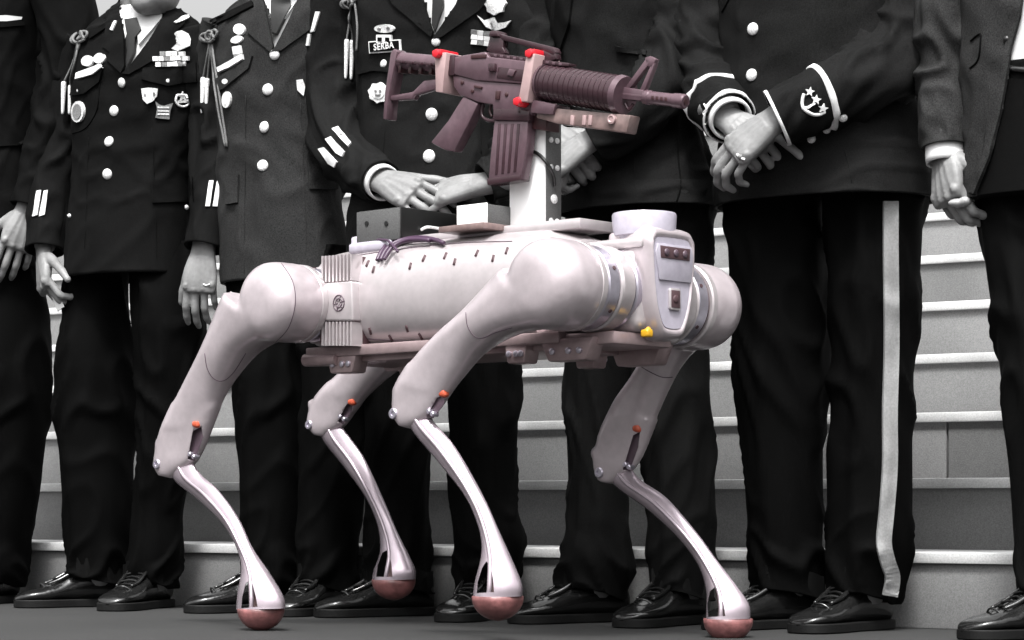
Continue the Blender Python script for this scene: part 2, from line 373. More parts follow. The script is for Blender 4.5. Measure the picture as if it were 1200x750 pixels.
def person(label, px, s, torso, arms, legs, jacket_m, trouser_m, vee=None, depth=.66, belly=.012, chin=None, head_tilt=0, front_edge=None, tie=True, toe=(40, 8), jfold=.0055, open_front=None):
    base = on_row(px, s); r = root('person', base, label, 'person', 'people standing in a row before the steps')
    P = lambda x, y, q=0.: hit_plane(x, y, base+FW*q, N)
    D = {'root': r, 'P': P, 'base': base, 'jm': jacket_m}
    # ---- jacket body
    def ringset(stations, n, grow=0., seg=112):
        out = []
        for (y, xl, xr, q, dp) in catmull([(a[0], a[1], a[2], a[3] if len(a) > 3 else 0., a[4] if len(a) > 4 else depth) for a in stations], n):
            c = P((xl+xr)/2, y, q); hw = (xr-xl)/2*c.y/FPX; a = hw/math.sqrt(.724+.276*dp*dp)+grow; b = a*dp
            ring = []
            for j in range(seg):
                th = 2*math.pi*j/seg; cx, sx = math.cos(th), math.sin(th)
                x = a*math.copysign(abs(cx)**.82, cx); f = b*math.copysign(abs(sx)**.86, sx)+(belly if sx > 0 else 0)*max(sx, 0)
                ring.append((x, f, c, th))
            out.append(ring)
        return out
    edge_px = front_edge
    rs = ringset(torso, 84); rings = []; nseg = 112
    for i, rg in enumerate(rs):
        t = i/(len(rs)-1); rr = []
        for (x, f, c, th) in rg:
            p = c+U*x+FW*f; nr = (U*math.cos(th)+FW*math.sin(th)).normalized()
            d = fold(V((p.x*2, p.y*2, p.z*1.1))+base*3, 5, jfold)+max(0, ridged(V((th*1.3+t*3, t*9-th*1.2, base.x*5)))-.62)*jfold*2.2
            sw = math.exp(-((t-.62)/.16)**2); d += jfold*1.3*sw*max(0, ridged(V((th*.9+base.x*4, t*11+th*.8, 2.)))-.3)-jfold*.3*sw
            if edge_px is not None and f > 0:
                u0 = edge_px[0]+(edge_px[1]-edge_px[0])*t; xx = proj(p)[0]
                if xx > u0: d += .0035
            rr.append(p+nr*d)
        rings.append(rr)
    hem = rings[-1]; cc = sum(hem, V((0, 0, 0)))/nseg
    rings.append([p+(cc-p)*.03 for p in hem]); rings.append([p+(cc-p)*.05+ZZ*.05 for p in hem])
    tv = loft(rings, True, True)
    full_bvh = bvh_of(tv)
    # ---- sleeves
    sleeve_vfs, hand_vfs, cuffs = [], [], []
    for A in arms:
        pts = [P(x, y, q) for x, y, q, rr in A['path']]; rad = [rr for *_, rr in A['path']]
        ph = random.uniform(0, 9); el = A.get('elbow', .5)
        def dsp(t, a, ph=ph, el=el, am=1.35*A.get('fold', .0075)):
            e = math.exp(-((t-el)/.2)**2); ew = math.exp(-((t-.93)/.08)**2)*.45
            k = max(0, ridged(V((math.cos(a)*1.1+ph, math.sin(a)*1.1, t*7+.9*math.sin(a+ph))))-.35)
            return am*((.35+1.5*e+ew)*(k*1.5-.3)+.7*noise.noise(V((math.cos(a)*1.3+ph, math.sin(a)*1.3+4, t*4))))*min(1, (1-t)*10+.12)
        dd = (pts[-1]-pts[-2]).normalized()
        q = catmull([(*p, rr) for p, rr in zip(pts, rad)], 72); cen = [V(a[:3]) for a in q]; ra = [a[3] for a in q]
        vs, fs = tube(cen, ra, 48, caps=False, disp=dsp, up=A.get('up', FW))
        ns = 48; ring0 = vs[-ns:]; c0 = cen[-1]
        for kk, (sc_, back) in enumerate(((.93, 0), (.90, .05))):
            k = len(vs); vs += [c0+(p-c0)*sc_-dd*back for p in ring0]
            fs += [(k-ns+j, k-ns+(j+1) % ns, k+(j+1) % ns, k+j) for j in range(ns)]
        k = len(vs); vs.append(c0-dd*.05); fs += [(k-ns+j, k-ns+(j+1) % ns, k) for j in range(ns)]
        vs.append(cen[0]); fs += [(j, (j+1) % ns, len(vs)-1) for j in range(ns)]
        sleeve_vfs.append((vs, fs))
        wr = c0+dd*A.get('reach', .008); hd = A['hand']
        if hd:
            hv = make_hand(hd['side'], hd.get('curl', (25, 25, 30, 35)), hd.get('spread', 6), hd.get('thumb', (.72, .66, -.22)), hd.get('tb', 18), scale=hd.get('scale', 1.), prox=hd.get('prox'))
            wp = P(*hd['at']) if 'at' in hd else wr
            Y = (P(*hd['to'])-wp) if 'to' in hd else dd
            hand_vfs.append(place_hand(hv, wp, Y, hd['back']))
        if A.get('cuff', True):
            L = A.get('cuff_len', .016); rr = ra[-1]*.84
            cv = tube([c0-dd*.04, c0, c0+dd*L*.7, c0+dd*L], [rr*.97, rr, rr, rr*.97], 36, caps=False, up=FW)
            ns2 = 36; rg = cv[0][-ns2:]; k = len(cv[0]); ce = c0+dd*L
            cv = (cv[0]+[ce+(p-ce)*.9 for p in rg]+[ce+(p-ce)*.88-dd*.03 for p in rg], cv[1]+[(k-ns2+j, k-ns2+(j+1) % ns2, k+(j+1) % ns2, k+j) for j in range(ns2)]+[(k+j, k+(j+1) % ns2, k+ns2+(j+1) % ns2, k+ns2+j) for j in range(ns2)])
            cuffs.append(cv)
    # ---- cut the V of the jacket
    tv2 = tv
    if vee:
        from mathutils.geometry import intersect_point_tri_2d
        keep = []
        for f in tv[1]:
            c = sum((tv[0][i] for i in f), V((0, 0, 0)))/len(f); x, y = proj(c); front = (c-base).dot(FW) > -.01
            ins = front and point_in(vee, x, y)
            if not ins: keep.append(f)
        tv2 = (tv[0], keep)
    if open_front:
        tv2 = (tv2[0], [f for f in tv2[1] if not ((lambda c: (c-base).dot(FW) > .0 and point_in(open_front, *proj(c)))(sum((tv2[0][i] for i in f), V((0, 0, 0)))/len(f)))])
    D['sleeves'] = [[vs[i*48:(i+1)*48] for i in range(72)] for vs, fs in sleeve_vfs]
    jk = obj('jacket', join(tv2, *sleeve_vfs), jacket_m, r); D['jacket'] = jk
    D['bvh'] = bvh_of(tv, *sleeve_vfs); D['tbvh'] = full_bvh
    for cv in cuffs: obj('shirt_cuff', cv, 'shirt', r)
    # ---- shirt under the V
    if vee or open_front:
        st = [list(a) for a in torso[:-1]]
        rs2 = ringset(st, 40, grow=-.012, seg=64)
        sv = loft([[c+U*x+FW*f for (x, f, c, th) in rg] for rg in rs2]); D['shirt'] = obj('shirt', sv, 'shirt', r); D['sbvh'] = bvh_of(sv)
    # ---- trousers
    tparts = []
    for li, lg in enumerate(legs):
        q = lg.get('q', 0.); st = lg['st']; rings = []; n = 92; seg = 56; ph = random.uniform(0, 20)
        zt = P(st[0][1], st[0][0]).z
        for i, (y, xl, xr) in enumerate(catmull(st, n)):
            t = i/(n-1); qq = q(t) if callable(q) else q
            c = P((xl+xr)/2, y, qq); rad = (xr-xl)/2*c.y/FPX; rr = []
            for j in range(seg):
                a = 2*math.pi*j/seg
                knee = math.exp(-((t-.42)/.13)**2); ank = math.exp(-((t-.93)/.1)**2); top = math.exp(-((t-.0)/.2)**2)
                k = max(0, ridged(V((math.cos(a)*.9+ph, math.sin(a)*.9, t*7+1.1*math.sin(a*1+ph))))-.35)**1.4*1.5
                d = .0125*(.34+.6*knee+.75*ank+.7*top)*(k*1.5-.25)+.006*noise.noise(V((math.cos(a)*1.5+ph, math.sin(a)*1.5, t*2.5)))
                cr = abs((a-math.pi/2+math.pi) % (2*math.pi)-math.pi); d += .007*math.exp(-(cr/.16)**2)*(1-ank*.6)
                e = rad*(1.0 if math.cos(a)*0 == 0 else 1)
                rr.append(c+U*math.cos(a)*(e+d)*.97+FW*math.sin(a)*(e*1.02+d)*(.78+.22*min(1, t/.28)))
            rings.append(rr)
        # hem lifts over the instep
        c = sum(rings[-1], V((0, 0, 0)))/seg
        for kk in range(1, 17):
            lift = .026*(1-(kk-1)/16)**1.4
            rings[-kk] = [p+ZZ*lift*min(1.2, max(0, (p-c).dot(FW)/.08)) for p in rings[-kk]]
        hm = rings[-1]; c = sum(hm, V((0, 0, 0)))/seg
        rings.append([p+(c-p)*.05 for p in hm]); rings.append([p+(c-p)*.07+ZZ*.05 for p in hm])
        tparts.append(loft(rings, True, True)); 
        # ---- shoe
        y, xl, xr = st[-1]; an = P((xl+xr)/2, y, q(1) if callable(q) else q); an.z = 0
        dirn = Matrix.Rotation(math.radians((-1 if li == 0 else 1)*toe[li]), 3, 'Z') @ FW
        if lg.get('shoe', True): make_shoe(r, an+dirn*lg.get('sh', .0), dirn, lg.get('shoe_m', 'leather'))
    if open_front:
        wst = [a for a in torso if a[0] >= 70]
        tparts.append(loft([[c+U*x+FW*f for (x, f, c, th) in rg] for rg in ringset(wst, 30, grow=-.007, seg=64)]))
    D['trousers'] = obj('trousers', join(*tparts), trouser_m, r); D['lbvh'] = bvh_of(*tparts)
    # ---- body: head, neck, trunk, arms, hands in one mesh
    top = torso[0]; nk = P((top[1]+top[2])/2, top[0], .0)
    ch = P(chin[0], chin[1], .10) if chin else nk+FW*.07+ZZ*.05
    hc = ch-FW*.055+ZZ*.113
    head = make_head(hc, FW)
    trunk = [tube([P((a[1]+a[2])/2, a[0], 0) for a in torso[1:-1]], [min((a[2]-a[1])/2*base.y/FPX*.5, .12) for a in torso[1:-1]], 16, n=12)]
    trunk.append(tube([nk-ZZ*.09+FW*.0, nk+FW*.012, hc-ZZ*.02-FW*.01], [.062, .056, .056], 20, n=10))
    for A in arms: trunk.append(tube([P(x, y, q) for x, y, q, rr in A['path']], [rr*.62 for *_, rr in A['path']], 12, n=20))
    for lg in legs: trunk.append(tube([P((a[1]+a[2])/2, a[0], (lg['q'](0.5) if callable(lg.get('q')) else lg.get('q', 0.))) for a in lg['st']], .045, 12, n=16))
    bodyv = remesh(join(*trunk), .014, 3)
    D['body'] = obj('body', join(bodyv, head, *hand_vfs), 'skin', r)
    hp = ellipsoid(hc-FW*.02+ZZ*.05, .083, .098, .085, X=U, Y=FW, seg=28, rows=16)
    hv = [v for v in hp[0]]
    obj('hair', (hv, [f for f in hp[1] if not (lambda c: (c-hc).dot(FW) > .045 and c.z < hc.z+.085 or c.z < hc.z-.03)(sum((hv[i] for i in f), V((0, 0, 0)))/len(f))]), 'hair', r)
    D['hbvh'] = bvh_of(*hand_vfs) if hand_vfs else None
    D['hand_vfs'] = hand_vfs
    PEOPLE.append(D); return D
def point_in(poly, x, y):
    ins = False; n = len(poly)
    for i in range(n):
        x1, y1 = poly[i]; x2, y2 = poly[(i+1) % n]
        if (y1 > y) != (y2 > y) and x < (x2-x1)*(y-y1)/(y2-y1)+x1: ins = not ins
    return ins
def make_shoe(parent, an, d, m):
    """leather lace-up: d = toe direction, an = ankle point on the ground"""
    s = ZZ.cross(d).normalized()
    #      along, half width, top height, centre offset
    st = [(-.085, .012, .045, 0), (-.08, .026, .075, 0), (-.06, .034, .095, 0), (-.02, .037, .105, 0), (.03, .037, .10, 0), (.07, .038, .083, 0), (.11, .043, .062, .002), (.15, .046, .050, .002), (.18, .043, .043, .001), (.20, .034, .036, 0), (.212, .02, .028, 0), (.216, .006, .022, 0)]
    rings = []
    for x, hw, top, o in catmull(st, 40):
        x *= .94; rg = []
        for j in range(28):
            a = 2*math.pi*j/28; cx, sx = math.cos(a), math.sin(a)
            y = hw*math.copysign(abs(cx)**.75, cx)*(1.0 if sx < .2 else 1-.22*(sx-.2)); z = .016+(top-.016)*.5+(top-.016)*.5*math.copysign(abs(sx)**.8, sx)
            z += .0025*noise.noise(V((x*60, a, an.x*9)))*(1 if .05 < x < .15 else .3)
            rg.append(an+d*x+s*(y+o)+ZZ*z)
        rings.append(rg)
    sh = obj('shoe', loft(rings), m, parent)
    out = []
    for x, hw, top, o in catmull(st, 30): out.append((x*.94, hw+.004, o))
    poly = [an+d*x+s*(hw+o) for x, hw, o in out]+[an+d*x+s*(-hw+o) for x, hw, o in out[::-1]]
    obj('sole', extrude([p+ZZ*.001 for p in poly], ZZ*.019, .002, 1), 'sole', sh, sharp=35)
    heel = [an+d*x+s*(hw*.95) for x, hw, o in out if x < -.02]+[an+d*x+s*(-hw*.95) for x, hw, o in out[::-1] if x < -.02]
    # toe-cap seam, facing (eyelet) flaps and laces
    for x, hw, z in ((.128, .041, .058),):
        obj('toe_seam', tube([an+d*(x+.012*(1-abs(k)))+s*hw*k*.93+ZZ*(z-.030*abs(k)**2.2) for k in (-1, -.75, -.5, -.25, 0, .25, .5, .75, 1)], .0022, 6, n=18), m, sh)
    for i in range(5):
        x = .052+i*.015; z = .0955-.0085*i
        obj('lace', tube([an+d*(x+.006*k*(-1)**i)+s*.022*k+ZZ*(z-.004*k*k+.001) for k in (-1, -.5, 0, .5, 1)], .0026, 6, n=10), 'sole', sh)
    for k in (-1, 1):
        obj('facing', tube([an+d*.04+s*.026*k+ZZ*.099, an+d*.07+s*.025*k+ZZ*.083, an+d*.10+s*.024*k+ZZ*.067, an+d*.125+s*.02*k+ZZ*.058], [.0045, .005, .005, .003], 8, n=12), m, sh)
    return sh
def button(D, x, y, rpx, m='silver', name='button', bvh=None):
    h = surf(bvh or D['bvh'], x, y)
    if not h: return
    p, nr = h; rr = rpx*p.y/FPX; 
    obj(name, lathe(p-nr*.001, nr, [(0, rr*.9), (.002, rr), (.004, rr*.95), (.006, rr*.75), (.0075, rr*.4), (.008, 0)], 18), m, D['root'])
def patch(D, name, poly, m, thick=.003, off=.001, bvh=None, edge=None, label=None, smooth=0):
    v = plate(bvh or D['bvh'], poly, thick, off, edge=edge, smooth=smooth)
    if v: return tag(obj(name, v, m, D['root'], smooth=True, sharp=50), label)
def cord(D, name, pts, rpx, m, off=.004, n=None, bvh=None, seg=8):
    q = catmull(pts, n or max(8, len(pts)*5)); ws = []; base = D['base']
    for x, y in q:
        h = surf(bvh or D['bvh'], x, y, off)
        ws.append(h[0] if h else None)
    ok = [p for p in ws if p is not None]
    if len(ok) < 3: return
    mn = sum(p.y for p in ok)/len(ok)
    out = []
    for (x, y), p in zip(q, ws):
        if p is None or abs(p.y-mn) > .12: p = ORG+ray(x, y)*mn
        out.append(p)
    for _ in range(3): out = [out[0]]+[(out[i-1]+out[i]*2+out[i+1])/4 for i in range(1, len(out)-1)]+[out[-1]]
    return obj(name, tube(out, rpx*mn/FPX, seg), m, D['root'])
def aiguillette(D, x, y, tips, extra=None):
    """knotted shoulder cord with two metal tips"""
    for k, (dx, dy, rx, ry, rot) in enumerate(((-5, 2, 5.5, 4.5, -20), (5, -2, 6, 4.5, -30), (0, 2, 8, 5, 10), (2, -1, 4, 6, 20))):
        pts = ell(x+dx, y+dy, rx, ry, rot, 10); cord(D, 'cord_knot', pts+[pts[0]], 1.7, 'braid', off=.006+.002*k, n=26)
    for tx, ty, ln in tips:
        cord(D, 'cord', [(x, y+4), ((x*.6+tx*.4)+1, y+(ty-y)*.45), (tx, ty)], 1.3, 'braid', off=.006)
        h = surf(D['bvh'], tx, ty, .007); h2 = surf(D['bvh'], tx-1, ty+ln, .007)
        if h:
            p = h[0]; s = p.y/FPX; dn = V((-1.5*s, 0, -ln*s))
            obj('cord_tip', tube([p, p+dn*.08, p+dn*.35, p+dn*.9, p+dn], [2.4*s, 3.1*s, 2.7*s, 1.9*s, .9*s], 12, n=16), 'silver', D['root'])
    for e in (extra or []): cord(D, 'cord', e, 1.4, 'braid', off=.005)
def band(D, name, arm, i0, i1, m, out=.0022):
    """braid sewn right round a sleeve"""
    R = D['sleeves'][arm]; rr = []
    for i in range(i0, i1+1):
        c = sum(R[i], V((0, 0, 0)))/48; rr.append([p+(p-c).normalized()*out for p in R[i]])
    for i in (i1, i0):
        c = sum(R[i], V((0, 0, 0)))/48; k = [p-(p-c).normalized()*.002 for p in R[i]]
        if i == i1: rr.append(k)
        else: rr.insert(0, k)
    return obj(name, loft(rr, False, False), m, D['root'])
def flap(D, poly, **k): return patch(D, 'pocket_flap', poly, k.pop('m', D['jm']), thick=.0055, off=.001, **k)
UP = ZZ
# ================================================================ person 1: dark suit at the left edge
d = person('person in a dark suit with white pocket square and one open hand hanging', -18, .0,
  torso=[(-62, -32, 16, 0, .9), (-48, -50, 34, 0, .7), (-30, -85, 62, 0, .55), (10, -88, 62, 0, .6), (90, -85, 54), (170, -84, 50), (250, -88, 52), (318, -92, 55)],
  arms=[dict(path=[(70, -14, 0, .078), (80, 40, 0, .072), (74, 100, 0, .064), (60, 160, .02, .057), (44, 205, .04, .050), (33, 243, .06, .045)], elbow=.45, cuff=False,
             hand=dict(side='L', curl=(16, 20, 24, 30), spread=4, to=(8, 330, .11), back=U*.75+FW*.6, thumb=(.62, .75, -.2), tb=8, scale=1.04)),
        dict(path=[(-95, -10, 0, .078), (-110, 70, 0, .064), (-112, 150, .02, .057), (-100, 240, .06, .045)], hand=dict(side='R', back=-U*.9+FW*.3), cuff=False)],
  legs=[dict(st=[(270, -95, -12), (400, -95, -22), (520, -92, -26), (620, -88, -30), (688, -84, -30)]),
        dict(st=[(270, -38, 52), (340, -36, 54), (430, -34, 58), (500, -32, 54), (580, -34, 44), (640, -34, 34), (688, -36, 26)])],
  jacket_m='black', trouser_m='trouser', front_edge=(-25, -40), toe=(35, 12))
patch(d, 'pocket_square', [(-14, 19), (8, 18), (26, 20), (25, 23), (8, 25), (-14, 25)], 'shirt')
flap(d, [(-20, 148), (27, 147), (27, 170), (-20, 173)])
flap(d, [(-18, 27), (28, 25), (28, 30), (-18, 34)])
# ================================================================ person 2: decorated uniform, chin in view
P2V = [(139, -20), (146, 60), (146, 84), (152, 82), (188, 30), (200, -20)]
d = person('uniformed person wearing shoulder cord, shield badge and ribbon rows, arms straight down', 138, .0,
  torso=[(-4, 150, 196, .01, .95), (8, 140, 204, .0, .8), (24, 112, 226, 0, .58), (46, 94, 240, 0, .6), (100, 86, 242), (170, 86, 236), (215, 85, 231), (260, 81, 230), (326, 77, 229)],
  arms=[dict(path=[(106, 48, -.01, .070), (90, 90, -.01, .064), (76, 140, .0, .060), (66, 190, .02, .056), (57, 240, .05, .052), (52, 294, .08, .049)], elbow=.5, cuff=False,
             hand=dict(side='R', curl=(46, 50, 52, 54), spread=1, to=(52, 352, .11), back=-U*.6+FW*.8, thumb=(.7, .7, -.3), tb=14)),
        dict(path=[(230, 44, -.01, .070), (246, 90, -.01, .063), (254, 140, .0, .058), (254, 190, .02, .055), (248, 240, .05, .051), (239, 291, .08, .047)], elbow=.5, cuff=False,
             hand=dict(side='L', curl=(20, 24, 26, 30), spread=2, to=(232, 352, .10), back=U*.35+FW*.95, thumb=(.42, .86, -.35), tb=12))],
  legs=[dict(st=[(285, 78, 158), (345, 74, 153), (420, 67, 156), (480, 64, 157), (540, 68, 156), (600, 73, 156), (650, 77, 152), (688, 78, 148)]),
        dict(st=[(285, 150, 230), (345, 150, 240), (420, 158, 240), (480, 162, 236), (540, 160, 226), (600, 156, 214), (650, 152, 213), (690, 144, 206)])],
  jacket_m='dark', trouser_m='trouser', vee=P2V, chin=(171, 17), front_edge=(130, 112), toe=(34, 12))
lap = d['tbvh']
patch(d, 'lapel', [(141, 16), (146, 45), (147, 78), (143, 86), (126, 71), (130, 62), (121, 55), (128, 20)], 'dark', .005, .001, bvh=lap)
patch(d, 'lapel', [(196, 14), (176, 46), (150, 82), (143, 87), (152, 88), (196, 62), (209, 49), (206, 38), (216, 28), (212, 12)], 'dark', .006, .001, bvh=lap)
sb = d['sbvh']
patch(d, 'shirt_collar', [(143, 14), (160, 26), (150, 52), (144, 34)], 'shirt', .006, .004, bvh=sb); patch(d, 'shirt_collar', [(160, 26), (192, 10), (190, 24), (164, 54)], 'shirt', .006, .004, bvh=sb)
patch(d, 'tie', [(149, 26), (163, 24), (168, 37), (161, 46), (160, 62), (150, 84), (146, 80), (148, 56), (152, 42)], 'tie', .008, .006, bvh=sb)
for x, y, r_ in ((143, 97, 6), (134, 130, 6.4), (128, 166, 6.4), (126, 204, 6.4), (196, 95, 5), (93, 106, 4), (218, 243, 3), (82, 253, 2.5)): button(d, x, y, r_)
flap(d, [(168, 80), (230, 74), (231, 96), (212, 98), (197, 101), (180, 97), (166, 93)]); flap(d, [(88, 98), (122, 78), (118, 96), (100, 110), (84, 112)])
flap(d, [(178, 212), (226, 208), (227, 236), (178, 238)])
cord(d, 'pocket_seam', [(117, 98), (114, 128), (101, 150), (85, 156)], .8, 'black', off=.001)
patch(d, 'eagle_badge', [(203, 40), (209, 37), (214, 36), (221, 40), (224, 46), (223, 54), (216, 57), (208, 60), (200, 57), (207, 53), (212, 48), (209, 44)], 'silver', .005)
patch(d, 'collar_pin', [(202, 28), (210, 22), (219, 20), (220, 23), (212, 27), (204, 29)], 'silver', .004, .006); patch(d, 'collar_pin', line_poly([(133, 37), (138, 26)], 3), 'silver', .004, .006)
for row, (y, x0, n) in enumerate(((64, 187, 5), (70, 179, 7), (76.5, 182, 6))):
    for i in range(n):
        patch(d, 'ribbon', rect(x0+3+i*6.3, y-(i*.25), 2.9, 2.6, -2), 'white' if (i+row) % 3 else 'badge', .004, .006)
patch(d, 'shield_badge', [(166, 104), (175, 103), (185, 104), (184, 112), (180, 118), (173, 122), (168, 117)], 'silver', .005)
patch(d, 'shield_mark', ell(171, 112, 1.4, 2), 'badge', .002, .005); patch(d, 'shield_mark', ell(180, 110, 1.3, 2), 'badge', .002, .005)
patch(d, 'square_badge', [(182, 119), (187, 123), (192, 124), (198, 122), (202, 121), (199, 130), (198, 140), (188, 139), (182, 138), (184, 128)], 'badge', .005)
for k in (126, 130, 134): patch(d, 'badge_bar', rect(191, k, 6.5, .9, 2), 'silver', .002, .006)
c_ = ell(213.5, 117, 8.2, 8.2, 0, 24); cord(d, 'wreath_badge', [p for i, p in enumerate(c_) if not 16 <= i <= 20], 1.5, 'silver', off=.004)
patch(d, 'star_badge', star(213.5, 113, 6.2), 'silver', .005); patch(d, 'badge_bar', rect(213.5, 119, 5.5, 1.6), 'silver', .006)
patch(d, 'pin_badge', ell(104, 72, 7, 6, -30), 'silver', .005); patch(d, 'pin_badge', ell(118, 69, 7, 5.5, -30), 'silver', .005)
patch(d, 'name_tag', [(93, 87), (120, 76), (122, 80), (111, 88), (92, 94)], 'white', .005, .006)
patch(d, 'oval_badge', ell(93, 131, 7.4, 12.5, 4), 'silver', .005); patch(d, 'oval_badge_centre', ell(93, 131, 4.8, 9, 4), 'badge', .002, .006)
aiguillette(d, 95, 44, [(76, 96, 38), (83, 100, 34)], [[(96, 52), (92, 62), (86, 72), (84, 90)]])
for x in (40, 47.5): patch(d, 'sleeve_stripe', [(x+3.5, 224), (x+8.5, 223), (x+4.5, 252), (x-1.5, 254)], 'white', .003)
for x in (241, 249.5, 258): patch(d, 'sleeve_stripe', [(x+4.5, 212), (x+9.5, 212), (x+5, 242), (x-.5, 242)], 'white', .003)
patch(d, 'shoulder_strap', [(103, 41), (140, 18), (143, 22), (107, 46)], 'black', .005)
if d['hbvh']: cord(d, 'ring', [(238, 333), (242, 334.5), (246, 333)], 1.1, 'silver', off=.0006, bvh=d['hbvh'])
h_ = d['P'](64, 345, .10)
pc = obj('folded_card', bevbox(d['P'](66, 348, .09), (U+UP*.5).normalized(), (UP*1-U*.5).normalized(), (U+UP*.5).normalized().cross((UP*1-U*.5).normalized()), .012, .034, .0015, .0005), 'shirt')
tag(pc, 'small folded white card held in hand of person with shield badge', 'card')
# ================================================================ person 3: grey uniform, arms behind the back
P3V = [(304, -40), (320, 40), (321, 60), (326, 56), (352, -6), (360, -40)]
d = person('uniformed person in lighter grey jacket with two pinned discs, arms behind the back', 350, .0,
  torso=[(-22, 310, 356, .01, .95), (-8, 300, 366, 0, .8), (10, 268, 392, 0, .55), (34, 256, 402, 0, .6), (90, 255, 400), (160, 257, 394), (215, 258, 396), (270, 260, 404), (332, 262, 412)],
  arms=[dict(path=[(270, 30, -.0, .070), (258, 80, -.01, .062), (260, 130, -.05, .056), (282, 210, -.14, .050), (315, 262, -.19, .045)], hand=dict(side='R', to=(345, 268, -.22), back=-FW, at=(318, 263, -.19)), cuff=False),
        dict(path=[(394, 30, -.02, .070), (402, 90, -.05, .060), (402, 150, -.08, .056), (385, 210, -.14, .050), (352, 262, -.20, .045)], hand=dict(side='L', to=(330, 270, -.23), back=-FW, at=(350, 263, -.205)), cuff=False)],
  legs=[dict(st=[(290, 266, 352), (350, 268, 356), (420, 274, 360), (500, 277, 360), (580, 280, 355), (640, 281, 352), (694, 281, 348)]),
        dict(st=[(290, 335, 416), (350, 342, 430), (420, 350, 436), (500, 352, 433), (580, 350, 426), (640, 346, 420), (696, 344, 414)])],
  jacket_m='grey', trouser_m='trouser', vee=P3V, chin=(332, -18), front_edge=(309, 296), toe=(34, 8), jfold=.006)
lap = d['tbvh']; sb = d['sbvh']
patch(d, 'lapel', [(306, -14), (316, 30), (321, 56), (318, 62), (291, 38), (300, 30), (298, -14)], 'grey', .005, .001, bvh=lap)
patch(d, 'lapel', [(356, -14), (338, 26), (323, 56), (318, 62), (330, 60), (362, 36), (374, 20), (376, -14)], 'grey', .006, .001, bvh=lap)
patch(d, 'shirt_collar', [(309, -10), (320, 0), (321, 22), (314, 8)], 'shirt', .006, .004, bvh=sb); patch(d, 'shirt_collar', [(333, 0), (353, -14), (350, 2), (332, 28)], 'shirt', .006, .004, bvh=sb)
patch(d, 'tie', [(320, -6), (340, -6), (343, 10), (336, 22), (326, 42), (321, 40), (320, 14)], 'tie', .008, .006, bvh=sb)
for x, y, r_ in ((322, 64, 6.4), (314, 105, 7), (310, 149, 7), (308, 194, 7)): button(d, x, y, r_)
flap(d, [(256, 92), (297, 66), (293, 80), (286, 86), (264, 104), (256, 108)]); flap(d, [(266, 205), (281, 205), (280, 238), (266, 240)])
flap(d, [(360, 192), (394, 194), (394, 222), (362, 222)])
patch(d, 'pin_badge', ell(282, 35, 6.6, 6.4, -35), 'silver', .005); patch(d, 'pin_badge', ell(279, 47, 7, 4, -20), 'silver', .005)
patch(d, 'ribbon', rect(279, 59, 5, 4.5, -10), 'white', .004); patch(d, 'ribbon', rect(280, 65, 4.5, 2, -10), 'badge', .004)
patch(d, 'name_tag', [(258, 80), (286, 64), (287, 70), (272, 80), (259, 85)], 'white', .005, .006)
patch(d, 'oval_badge', ell(267, 117, 5, 9.5, 4), 'silver', .005); patch(d, 'button', ell(266, 96, 3.4, 3, 0), 'silver', .006)
patch(d, 'shield_badge', [(347, 94), (354, 93), (357, 102), (355, 113), (348, 106)], 'silver', .005)
patch(d, 'shoulder_strap', [(246, 26), (296, 2), (298, 8), (250, 32)], 'black', .005)
aiguillette(d, 247, 42, [(239, 90, 42), (245, 92, 38)], [[(248, 50), (252, 90), (258, 130), (266, 172)], [(250, 50), (256, 90), (262, 130), (268, 172)]])
# ================================================================ person 4: uniform, hands folded
P4V = [(478, -60), (500, 8), (508, 40), (513, 38), (536, 4), (560, -60)]
d = person('uniformed person with name tag, sleeve bars and hands folded in front of the belt', 515, .0,
  torso=[(-62, 482, 534, .01, .95), (-46, 470, 546, 0, .8), (-30, 430, 592, 0, .55), (0, 414, 606, 0, .6), (60, 420, 600), (130, 424, 596), (190, 420, 600), (250, 412, 606), (305, 408, 612)],
  arms=[dict(path=[(412, -8, 0, .084), (398, 40, 0, .080), (394, 95, .0, .078), (400, 148, .03, .075), (415, 185, .09, .066), (432, 203, .145, .056), (447, 213, .18, .048)], elbow=.55, fold=.009, cuff_len=.016,
             hand=dict(side='R', curl=(20, 22, 24, 26), spread=3, at=(450, 213, .19), to=(530, 246, .235), back=FW*.8+UP*.6, thumb=(.55, .83, -.25), tb=6, scale=1.02)),
        dict(path=[(606, -8, 0, .084), (624, 40, 0, .078), (632, 95, .0, .074), (626, 150, .03, .070), (606, 190, .09, .06), (586, 208, .13, .053), (568, 216, .155, .047)], elbow=.55, fold=.009, cuff=False,
             hand=dict(side='L', curl=(16, 18, 20, 24), spread=3, at=(564, 216, .16), to=(488, 232, .195), back=FW*.7+UP*.7, thumb=(.45, .88, -.1), tb=4, scale=1.02))],
  legs=[dict(st=[(280, 414, 512), (350, 414, 512), (430, 422, 506), (500, 426, 504), (580, 428, 503), (640, 428, 504), (696, 430, 506)]),
        dict(st=[(280, 512, 614), (350, 516, 614), (430, 524, 610), (500, 527, 609), (580, 528, 606), (630, 530, 616), (660, 532, 612), (700, 536, 604)])],
  jacket_m='mid', trouser_m='trouser', vee=P4V, chin=(512, -58), front_edge=(496, 488), toe=(32, 8), jfold=.005)
lap = d['tbvh']; sb = d['sbvh']
patch(d, 'lapel', [(484, -40), (498, 6), (508, 38), (506, 44), (462, 6), (450, -14), (470, -40)], 'mid', .006, .001, bvh=lap)
patch(d, 'lapel', [(552, -40), (534, 6), (512, 38), (507, 45), (518, 44), (562, 12), (576, -10), (568, -40)], 'mid', .007, .001, bvh=lap)
patch(d, 'tie', [(510, -30), (520, -30), (521, 8), (511, 38), (508, 30), (509, 4)], 'tie', .008, .005, bvh=sb)
